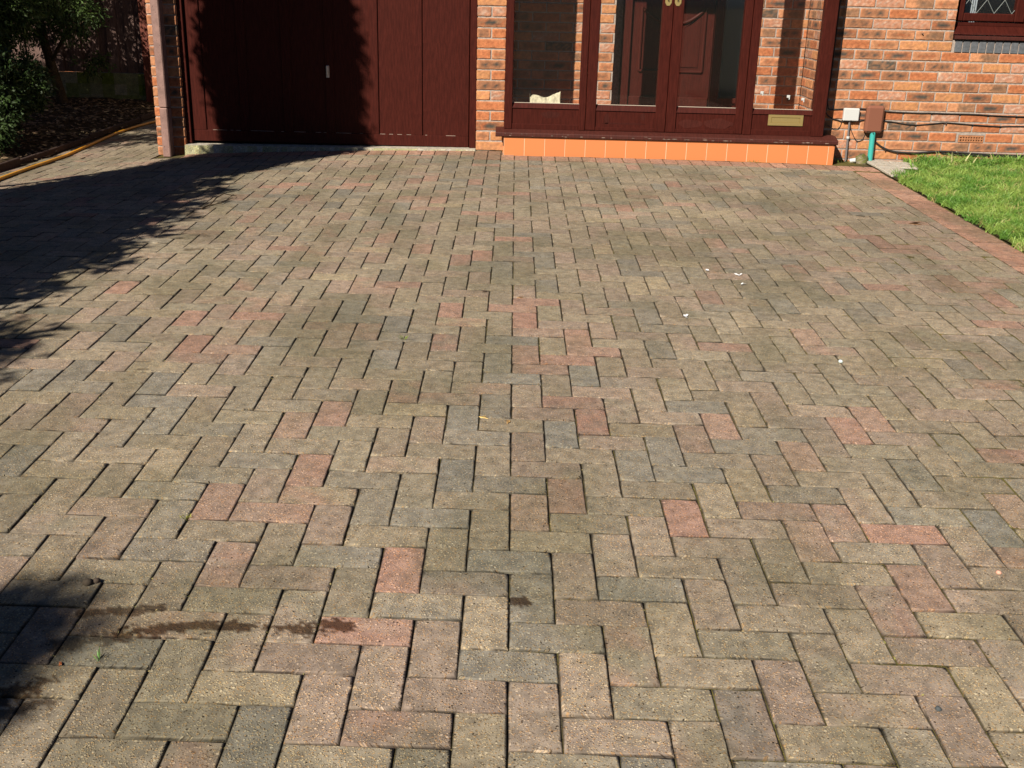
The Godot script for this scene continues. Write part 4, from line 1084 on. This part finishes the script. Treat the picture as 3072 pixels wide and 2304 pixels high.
func garden() -> void:
	var s := struct("flower_bed")
	var hgt := func(x: float, z: float) -> float:
		var e := clampf((-3.6 - x) / 0.5, 0.0, 1.0)
		return gh(-3.2, clampf(z, -9.0, 2.0)) + 0.0 + 0.07 * e + 0.03 * dirt.get_noise_2d(x * 60, z * 60) * e
	var tone := func(x: float, z: float) -> Color: return Color(0.10, 0.07, 0.042).lerp(Color(0.055, 0.04, 0.026), clampf(0.5 + dirt.get_noise_2d(x * 200, z * 200) * 1.5, 0, 1))
	part(s, "soil", sheet(-8.5, -3.56, -10.9, 4.0, 0.1, hgt, tone), M.soil)
	# dry leaves and bark over the soil
	var lit := MB.new()
	for k in 5200:
		var x := rng.randf_range(-5.6, -3.58); var z := rng.randf_range(-10.1, -5.2)
		var a := rng.randf() * TAU
		var d := Vector3(cos(a), rng.randf_range(-0.25, 0.35), sin(a)).normalized()
		var c := Color(0.22, 0.145, 0.075).lerp(Color(0.10, 0.06, 0.035), rng.randf())
		if rng.randf() < 0.06: c = Color(0.42, 0.32, 0.17)
		lit.leaf(Vector3(x, hgt.call(x, z) + rng.randf_range(0.003, 0.018), z), d, d.cross(Vector3(rng.randf_range(-0.4, 0.4), 1, rng.randf_range(-0.4, 0.4))).normalized(), rng.randf_range(0.025, 0.07), rng.randf_range(0.012, 0.03), c)
	var lo := MeshInstance3D.new()
	lo.name = "leaf_litter"; lo.mesh = lit.mesh(M.litter); add_child(lo)
	lo.set_meta("kind", "stuff"); lo.set_meta("label", "dry brown leaves and bark chips strewn over the flower bed"); lo.set_meta("category", "leaf litter")
	# dark timber edge between bed and path
	for e in [[-3.60, -10.1, -8.9, "far length of dark timber edging along the path"], [-3.60, -8.88, -7.6, "middle length of dark timber edging along the path"], [-3.595, -7.58, -6.2, "near length of dark timber edging beside the yellow hose"], [-3.57, -6.18, -4.8, "length of dark timber edging in front of the hedge"]]:
		var mb := MB.new()
		var zm: float = (e[1] + e[2]) * 0.5
		mb.box(Vector3.ZERO, Vector3(0.022, 0.06, e[2] - e[1]), 0.004, Basis(), Color(0.45, 0.45, 0.42))
		single("timber_edging", e[3], "edging", mb, M.fence_wood, Vector3(e[0], gh(-3.2, clampf(zm, -9, 2)) + 0.012, zm), "timber edging of the bed")
	# the hose lying along the path
	var pts := [[-3.30, -4.6], [-3.36, -5.2], [-3.40, -5.794], [-3.425, -6.349], [-3.47, -7.244], [-3.505, -8.086], [-3.42, -8.9], [-3.2, -9.6], [-2.95, -10.3]]
	var c3 := Curve3D.new()
	for i in pts.size():
		var a: Array = pts[max(i - 1, 0)]; var b: Array = pts[min(i + 1, pts.size() - 1)]
		var tg := Vector3(b[0] - a[0], 0, b[1] - a[1]) / 6.0
		c3.add_point(Vector3(pts[i][0], 0, pts[i][1]), -tg, tg)
	c3.bake_interval = 0.05
	var hp := []
	for p in c3.get_baked_points(): hp.append(Vector3(p.x, gh(max(p.x, -3.6), p.z) + 0.0115, p.z) - Vector3(-3.36, 0.06, -5.2))
	var hm := MB.new(); hm.tube(hp, 0.0115, -1, 9)
	single("garden_hose", "yellow garden hose lying along the side path by the bed", "hose", hm, M.hose, Vector3(-3.36, 0.06, -5.2))
	# fence at the back of the side passage
	var f := thing("fence", "dark vertical board fence on a mossy concrete base across the side passage", "fence", Vector3(-4.6, 0.14, -10.25))
	for k in 34:
		var x := -6.9 + k * 0.0985
		var mb := MB.new(); mb.off = Vector2(rng.randf(), rng.randf())
		var sh := rng.randf_range(0.8, 1.2)
		var back := 0.02 if k % 2 else 0.0
		mb.span(Vector3(x, 0.36, -10.25 - back - 0.014), Vector3(x + 0.108, 1.75 + rng.randf_range(-0.01, 0.01), -10.25 - back), 0.002, Color(sh, sh, sh))
		part(f, "board", mb, M.fence_wood)
	var gb := MB.new()
	for k in 26:
		for j in 3:
			var xa := -6.9 + k * 0.13; var ya := 0.02 + j * 0.112
			var m := clampf(0.55 + 1.4 * fine.get_noise_2d(xa * 70, ya * 200), 0, 1)
			gb.span(Vector3(xa, ya, -10.29), Vector3(xa + 0.13, ya + 0.112, -10.235), 0.0, Color(0.6, 0.62, 0.5).lerp(Color(0.25, 0.36, 0.06), m))
	part(f, "gravel_board", gb, M.concrete)
	var po := MB.new(); po.span(Vector3(-3.955, 0.05, -10.28), Vector3(-3.86, 1.8, -10.18), 0.006, Color(1.0, 0.5, 0.4)); part(f, "post", po, M.fence_wood)
	var gt := thing("side_gate", "dark boarded gate between fence post and garage wall", "gate", Vector3(-3.3, 0.14, -10.3))
	for k in 10:
		var x := -3.84 + k * 0.11
		var mb := MB.new(); mb.off = Vector2(rng.randf(), rng.randf())
		mb.span(Vector3(x, 0.18, -10.30), Vector3(x + 0.104, 1.7, -10.28), 0.003); part(gt, "board", mb, M.fence_wood)
	for y in [0.4, 1.3]:
		var mb := MB.new(); mb.span(Vector3(-3.84, y, -10.325), Vector3(-2.76, y + 0.1, -10.301), 0.003); part(gt, "ledge", mb, M.fence_wood)
	# neighbouring house glimpsed through the leaves
	var nb := thing("neighbour_house", "orange brick house glimpsed through the leaves behind the fence", "house", Vector3(-7.5, 0.1, -13.2))
	brick_wall(nb, "wall", Transform3D(Basis(), Vector3(-8.8, 0, -13.2)), 3.2, 0.1, 1.7, 0.1, 0.075, 0.225, 0.0, 0.1)
	var nu := MB.new(); nu.span(Vector3(-8.8, 1.7, -16.0), Vector3(-5.6, 4.8, -13.21)); part(nb, "upper_wall", nu, M.mortar)
	var nr := MB.new(); nr.span(Vector3(-9.0, 4.8, -16.2), Vector3(-5.4, 4.95, -12.9)); part(nb, "roof", nr, M.roof)
	# trees and shrubs
	var dk := [Color(0.022, 0.040, 0.010), Color(0.05, 0.08, 0.018)]
	var by := gh(-3.2, -9.0) + 0.06
	plant("conifer", "dark leaning conifer with a bare lower trunk in front of the fence", "tree", Vector3(-4.62, by, -9.6),
		[V(-4.60, by - 0.05, -9.6), V(-4.66, 0.35, -9.6), V(-4.74, 0.7, -9.62), V(-4.80, 1.3, -9.65), V(-4.82, 2.4, -9.7), V(-4.8, 3.3, -9.7)], 0.055,
		[[V(-4.68, 0.5, -9.6), V(-4.45, 0.8, -9.5), V(-4.25, 0.9, -9.45)], [V(-4.74, 0.75, -9.62), V(-5.05, 0.95, -9.4), V(-5.3, 1.0, -9.3)], [V(-4.66, 0.4, -9.6), V(-4.85, 0.5, -9.3), V(-5.0, 0.5, -9.1)], [V(-4.78, 1.0, -9.62), V(-4.5, 1.3, -9.3), V(-4.3, 1.35, -9.1)]],
		[[V(-4.8, 2.3, -9.7), V(0.75, 1.2, 0.75)], [V(-4.85, 1.15, -9.6), V(0.62, 0.5, 0.6)], [V(-4.35, 0.95, -9.45), V(0.26, 0.24, 0.3)], [V(-5.25, 0.85, -9.3), V(0.35, 0.35, 0.35)], [V(-4.95, 0.55, -9.15), V(0.28, 0.14, 0.25)], [V(-4.3, 0.5, -9.7), V(0.14, 0.1, 0.14)]], 40000, 0.055, 0.015, dk, 0.5)
	plant("garden_shrub", "dense dark shrub hanging over the bed beside the timber edging", "shrub", Vector3(-4.5, by, -7.5),
		[V(-4.5, by - 0.05, -7.5), V(-4.52, 0.5, -7.5), V(-4.6, 1.2, -7.5)], 0.035, [[V(-4.52, 0.4, -7.5), V(-4.3, 0.7, -7.4), V(-4.15, 0.8, -7.35)], [V(-4.54, 0.6, -7.5), V(-4.7, 0.9, -7.2)]],
		[[V(-4.55, 1.0, -7.5), V(0.42, 0.75, 0.45)], [V(-4.42, 0.42, -7.45), V(0.36, 0.24, 0.4)], [V(-4.25, 1.1, -7.7), V(0.3, 0.35, 0.4)], [V(-4.1, 1.25, -8.2), V(0.28, 0.22, 0.3)]], 34000, 0.05, 0.016, dk, 0.35)
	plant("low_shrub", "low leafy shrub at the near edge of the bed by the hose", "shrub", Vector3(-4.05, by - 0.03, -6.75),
		[V(-4.07, by - 0.06, -6.75), V(-4.07, 0.3, -6.76), V(-4.1, 0.6, -6.78)], 0.02, [], [[V(-4.08, 0.42, -6.8), V(0.32, 0.42, 0.36)], [V(-3.9, 0.2, -6.45), V(0.16, 0.14, 0.22)], [V(-3.88, 0.5, -7.1), V(0.2, 0.2, 0.26)]], 15000, 0.045, 0.018, [Color(0.014, 0.027, 0.007), Color(0.030, 0.052, 0.013)], 0.25)  # leaf colours darkened in place of shade falling on this shrub
	plant("broad_tree", "broad dark tree shading the flower bed beyond the hedge", "tree", Vector3(-6.6, by, -6.6),
		[V(-6.6, by - 0.05, -6.6), V(-6.6, 1.0, -6.6), V(-6.55, 2.4, -6.6), V(-6.5, 3.4, -6.6)], 0.11, [[V(-6.6, 1.2, -6.6), V(-6.0, 1.9, -6.3), V(-5.6, 2.2, -6.2)], [V(-6.57, 1.7, -6.6), V(-7.1, 2.4, -6.9), V(-7.5, 2.6, -7.0)]],
		[[V(-6.8, 2.9, -6.3), V(1.2, 1.2, 1.0)], [V(-5.7, 2.2, -6.2), V(0.7, 0.6, 0.8)], [V(-6.3, 1.5, -7.2), V(0.9, 0.7, 0.8)]], 52000, 0.08, 0.036, dk, 0.2)
	plant("slender_tree", "slender light crowned tree between hedge and side path", "tree", Vector3(-5.0, by, -5.4),
		[V(-5.0, by - 0.05, -5.4), V(-5.0, 1.2, -5.4), V(-4.95, 2.3, -5.4), V(-4.9, 3.3, -5.4)], 0.05, [[V(-4.97, 1.8, -5.4), V(-4.5, 2.3, -5.6), V(-4.2, 2.5, -5.8)], [V(-4.95, 2.1, -5.4), V(-5.4, 2.6, -5.1)]],
		[[V(-4.85, 2.6, -5.5), V(0.75, 0.7, 0.8)], [V(-4.3, 2.4, -5.8), V(0.5, 0.4, 0.6)], [V(-4.9, 3.3, -5.3), V(0.6, 0.6, 0.6)]], 9000, 0.06, 0.03, dk, 0.1)
	var hc := [Color(0.045, 0.09, 0.018), Color(0.09, 0.15, 0.03)]
	plant("tall_shrub", "tall dense evergreen at the far end of the driveway hedge", "shrub", Vector3(-3.62, 0.1, -3.9),
		[V(-3.65, 0.03, -3.9), V(-3.66, 1.2, -3.9), V(-3.7, 2.8, -4.0), V(-3.7, 4.0, -4.1)], 0.07, [[V(-3.66, 1.2, -3.9), V(-3.6, 1.9, -4.3), V(-3.6, 2.2, -4.5)], [V(-4.0, 1.1, -4.1), V(-3.7, 1.22, -4.5), V(-3.39, 1.3, -4.81)], [V(-4.05, 1.15, -4.05), V(-3.6, 1.2, -4.55), V(-3.2, 1.3, -4.95)], [V(-3.6, 1.25, -4.6), V(-3.35, 1.45, -4.85)]],
		[[V(-3.62, 0.7, -3.75), V(0.36, 0.75, 0.55)], [V(-3.62, 1.5, -3.75), V(0.40, 0.75, 0.62)], [V(-3.65, 2.3, -3.8), V(0.46, 0.75, 0.68)], [V(-3.65, 3.1, -3.9), V(0.48, 0.8, 0.76)], [V(-3.7, 3.9, -3.98), V(0.5, 0.8, 0.82)], [V(-3.7, 4.6, -4.1), V(0.45, 0.7, 0.7)]], 150000, 0.05, 0.034, hc, 0.1)
	var blobs := []
	for k in 13:
		var z := -3.1 + k * 0.42
		var top: float = [2.42, 2.45, 2.5, 2.52, 2.52, 2.46, 2.3, 1.9, 2.56, 2.62, 2.05, 2.0, 2.0][k]
		blobs.append([V(-3.62, top * 0.5, z), V(0.38, top * 0.5, 0.36)]); blobs.append([V(-3.6, top - 0.4, z + 0.1), V(0.34, 0.4, 0.3)])
	plant("boundary_hedge", "clipped evergreen hedge along the left edge of the driveway", "hedge", Vector3(-3.62, 0.05, -1.3), [V(-3.62, 0.0, -1.3), V(-3.62, 0.8, -1.3), V(-3.6, 1.5, -1.3)], 0.04, [[V(-3.62, 0.02, -2.8), V(-3.62, 1.4, -2.8)], [V(-3.62, 0.02, 0.2), V(-3.62, 1.4, 0.2)]], blobs, 90000, 0.065, 0.036, hc, 0.0)
	plant("front_shrub", "tall leafy shrub near the front end of the hedge", "shrub", Vector3(-3.7, 0.0, 3.5), [V(-3.7, -0.05, 3.5), V(-3.7, 1.5, 3.5), V(-3.7, 3.0, 3.5)], 0.05, [], [[V(-3.7, 1.2, 3.5), V(0.5, 1.2, 0.55)], [V(-3.62, 3.10, 3.54), V(0.38, 0.78, 0.34)], [V(-3.72, 2.4, 3.7), V(0.4, 0.6, 0.4)]], 60000, 0.05, 0.036, hc, 0.0)

# ------------------------------------------------------------------ small things lying on the paving
func litter() -> void:
	var mb := MB.new()
	var dry := Color(0.30, 0.17, 0.07)
	for e in [[-0.102, -1.504, 0.4, Color(0.55, 0.40, 0.16), "curled straw coloured leaf lying across a joint"], [-0.004, -1.483, 1.9, Color(0.40, 0.24, 0.09), "torn brown leaf beside the straw coloured one"], [-0.107, -2.878, 2.6, Color(0.07, 0.045, 0.03), "dark wet leaf standing in a paving joint"], [2.27, -4.515, 0.2, Color(0.17, 0.09, 0.04), "brown leaf lying near the red edging by the lawn"], [-0.879, -0.207, 0.9, Color(0.42, 0.13, 0.04), "small rust coloured leaf at the edge of the shade"], [0.016, -2.801, 0.3, Color(0.33, 0.2, 0.1), "tiny brown leaf in the middle of the paving"]]:
		mb = MB.new()
		var l := 0.034
		if e[2] == 0.9: l = 0.014
		if e[2] == 0.2: l = 0.075
		for s in [-1, 1]:
			var d := Vector3(cos(e[2]), 0.10 * s + 0.05, sin(e[2])).normalized(); var side := Vector3(-sin(e[2]), 0.5 * s, cos(e[2])).normalized()
			mb.leaf(Vector3(0, 0.001, 0), d, side, l, l * 0.42, e[3]); mb.leaf(d * l * 0.5 + Vector3(0, 0.002, 0), (d + side * 0.9).normalized(), d.cross(Vector3.UP).normalized(), l * 0.6, l * 0.25, e[3] * 0.8)
		single("fallen_leaf", e[4], "leaf", mb, M.litter, on(e[0], e[1], 0.001))
	# the forked twig
	var o := thing("twig", "forked dry twig lying on the paving near the hedge shadow", "twig", on(-1.746, -4.523))
	mb = MB.new()
	var p1 := []
	for p in [[-1.763, -4.418], [-1.746, -4.523], [-1.737, -4.641], [-1.713, -4.715], [-1.672, -4.730], [-1.662, -4.803]]: p1.append(on(p[0], p[1], 0.006))
	p1[2].y += 0.02; p1[3].y += 0.03; p1[4].y += 0.018
	mb.tube(p1, 0.0045, 0.002, 6); part(o, "stem", mb, M.bark)
	mb = MB.new(); mb.tube([on(-1.746, -4.523, 0.005), on(-1.696, -4.559, 0.01), on(-1.663, -4.711, 0.012)], 0.0035, 0.0018, 6); part(o, "branch", mb, M.bark)
	mb = MB.new(); mb.tube([Vector3(-0.03, 0.003, 0), Vector3(0, 0.004, 0.002), Vector3(0.03, 0.003, -0.001)], 0.0012, 0.0008, 5, Color(3.4, 3.2, 2.6)); single("straw", "thin pale straw lying along a paving joint", "straw", mb, M.bark, on(-0.074, -1.396))
	mb = MB.new(); mb.leaf(Vector3(-0.03, 0.003, 0), Vector3(1, 0.06, 0.1).normalized(), Vector3(0, 0.3, 1).normalized(), 0.062, 0.016, Color(0.85, 0.83, 0.85)); mb.leaf(Vector3(-0.03, 0.003, 0), Vector3(1, 0.2, 0.3).normalized(), Vector3(0, 0.5, 1).normalized(), 0.04, 0.014, Color(0.8, 0.78, 0.82)); single("feather", "small white feather lying on the paving", "feather", mb, M.litter, on(-1.015, -3.611, 0.001))
	var k := 0
	for e in [[1.055, -3.266], [1.034, -3.109], [0.918, -3.333], [0.705, -2.603]]:
		mb = MB.new()
		for j in 3:
			var a := rng.randf() * TAU
			mb.leaf(Vector3(rng.randf_range(-0.006, 0.006), 0.002, rng.randf_range(-0.006, 0.006)), Vector3(cos(a), 0.15, sin(a)).normalized(), Vector3(-sin(a), 0.2, cos(a)).normalized(), 0.022, 0.014, Color(0.62, 0.62, 0.63))
		single("petal", "scrap of white petal lying on the sunny paving", "petal", mb, M.litter, on(e[0], e[1], 0.001), "white petals on the paving")
		k += 1
	for e in [[1.165, -0.67, Color(0.55, 0.28, 0.2), 0.007, "small pinkish pebble on a paving block"], [0.829, -0.154, Color(0.05, 0.055, 0.06), 0.007, "small dark shiny pebble on a paving block"], [1.199, -2.117, Color(0.5, 0.58, 0.55), 0.009, "pale bluish pebble lying on a paving joint"], [-0.913, -0.497, Color(0.07, 0.05, 0.035), 0.009, "crumb of dark earth beside a joint in the shade"], [-0.928, -0.487, Color(0.06, 0.045, 0.03), 0.012, "larger lump of dark earth in the hedge shade"]]:
		mb = MB.new()
		var rows := []
		for j in 6:
			var rr := []
			for i in 10:
				var th := TAU * i / 9.0; var ph := PI * j / 5.0
				var d: Vector3 = Vector3(cos(th) * sin(ph), cos(ph) * 0.65, sin(th) * sin(ph)) * e[3] * (1.0 + 0.35 * fine.get_noise_3d(cos(th) * 60 + e[0] * 100, ph * 60, sin(th) * 60))
				rr.append(mb.vert(d, d.normalized(), e[2], Vector2.ZERO))
			rows.append(rr)
		for j in 5:
			for i in 9:
				mb.tri(rows[j][i], rows[j + 1][i + 1], rows[j + 1][i]); mb.tri(rows[j][i], rows[j][i + 1], rows[j + 1][i + 1])
		single("pebble", e[4], "pebble", mb, M.litter, on(e[0], e[1], e[3] * 0.5))
	weed("moss_tuft", "fresh green tuft growing in a joint in the middle of the paving", on(-0.408, -2.215), 11, 0.034, 0.014, Color(0.16, 0.2, 0.04))
	weed("moss_tuft", "yellow green moss tuft in a joint near the hedge shade", on(-0.804, -0.802), 50, 0.012, 0.014, Color(0.22, 0.22, 0.04))
	weed("seedling", "two leaved seedling growing in a joint by the dark stain", on(-0.805, -0.215), 5, 0.03, 0.003, Color(0.06, 0.12, 0.03))
	weed("moss_tuft", "low weed growing in the joint below the porch step", on(1.78, -6.48), 26, 0.03, 0.05, Color(0.2, 0.17, 0.05))
	# crumbs of moss and grit in the joints: nobody could count them
	var gm := MB.new()
	for i in 5200:
		var along := rng.randf() < 0.5
		var cx := rng.randi_range(-22, 24); var cy := rng.randi_range(-3, 60)
		var x := cx * 0.1; var z := -cy * 0.1
		if along: z -= rng.randf() * 0.1
		else: x += rng.randf() * 0.1
		if absf(x) > 0.47 * (1.55 - z) + 0.2: continue
		if dirt.get_noise_2d(x * 45 + 400, z * 45) + x * 0.05 < rng.randf_range(-0.25, 0.35): continue
		var a := rng.randf() * TAU
		var d := Vector3(cos(a), rng.randf_range(-0.3, 0.5), sin(a)).normalized()
		var c := Color(0.20, 0.19, 0.05).lerp(Color(0.30, 0.22, 0.10), rng.randf()) * rng.randf_range(0.5, 1.2)
		gm.leaf(on(x + rng.randfn() * 0.0015, z + rng.randfn() * 0.0015, -0.003), d, d.cross(Vector3(rng.randf() - 0.5, 1, rng.randf() - 0.5)).normalized(), rng.randf_range(0.003, 0.009), rng.randf_range(0.002, 0.005), c)
	var o2 := MeshInstance3D.new(); o2.name = "joint_moss"; o2.mesh = gm.mesh(M.litter); add_child(o2)
	o2.set_meta("kind", "stuff"); o2.set_meta("label", "crumbs of moss and grit in the joints of the paving"); o2.set_meta("category", "moss")

# ------------------------------------------------------------------
func _ready() -> void:
	rng.seed = 20240607
	dirt.seed = 3; dirt.frequency = 0.05; dirt.fractal_octaves = 3
	blend.seed = 8; blend.frequency = 0.06; blend.fractal_octaves = 2
	fine.seed = 17; fine.frequency = 0.06; fine.fractal_octaves = 3
	var cam := Camera3D.new()
	cam.name = "camera"
	cam.fov = rad_to_deg(2.0 * atan(1152.0 / 3189.1)); cam.near = 0.05; cam.far = 400.0
	cam.transform = Transform3D(Basis(Vector3.UP, -0.0055) * Basis(Vector3.RIGHT, -0.35251) * Basis(Vector3.BACK, 0.0265), Vector3(-0.0176, 1.2678, 1.5544))
	add_child(cam); cam.current = true
	var env := Environment.new()
	env.background_mode = Environment.BG_SKY
	var sm := ProceduralSkyMaterial.new()
	sm.sky_top_color = Color(0.24, 0.37, 0.58); sm.sky_horizon_color = Color(0.60, 0.66, 0.74); sm.sky_curve = 0.15
	sm.ground_bottom_color = Color(0.2, 0.19, 0.16); sm.ground_horizon_color = Color(0.45, 0.48, 0.48); sm.energy_multiplier = 0.30
	var sky := Sky.new(); sky.sky_material = sm
	env.sky = sky; env.tonemap_mode = Environment.TONE_MAPPER_LINEAR; env.tonemap_exposure = 1.88
	env.sdfgi_enabled = true; env.ssao_enabled = true; env.ssil_enabled = true
	var we := WorldEnvironment.new(); we.name = "environment"; we.environment = env; add_child(we)
	var sun := DirectionalLight3D.new()
	sun.name = "sun"; sun.light_energy = 1.6; sun.light_color = Color(1.0, 0.965, 0.905); sun.light_angular_distance = 0.5; sun.shadow_enabled = true
	var dirn := Vector3(0.432, -0.6225, -0.6526).normalized()
	sun.transform = Transform3D(Basis.looking_at(dirn, Vector3.UP), Vector3(0, 10, 0)); add_child(sun)
	materials()
	var gs := struct("ground")
	var flat := func(_x: float, _z: float) -> float: return -0.16
	var earth := func(_x: float, _z: float) -> Color: return Color(0.16, 0.15, 0.11)
	part(gs, "earth", sheet(-150, 150, -150, 150, 15.0, flat, earth), M.soil)
	driveway()
	house()
	wall_things()
	lawn()
	garden()
	litter()
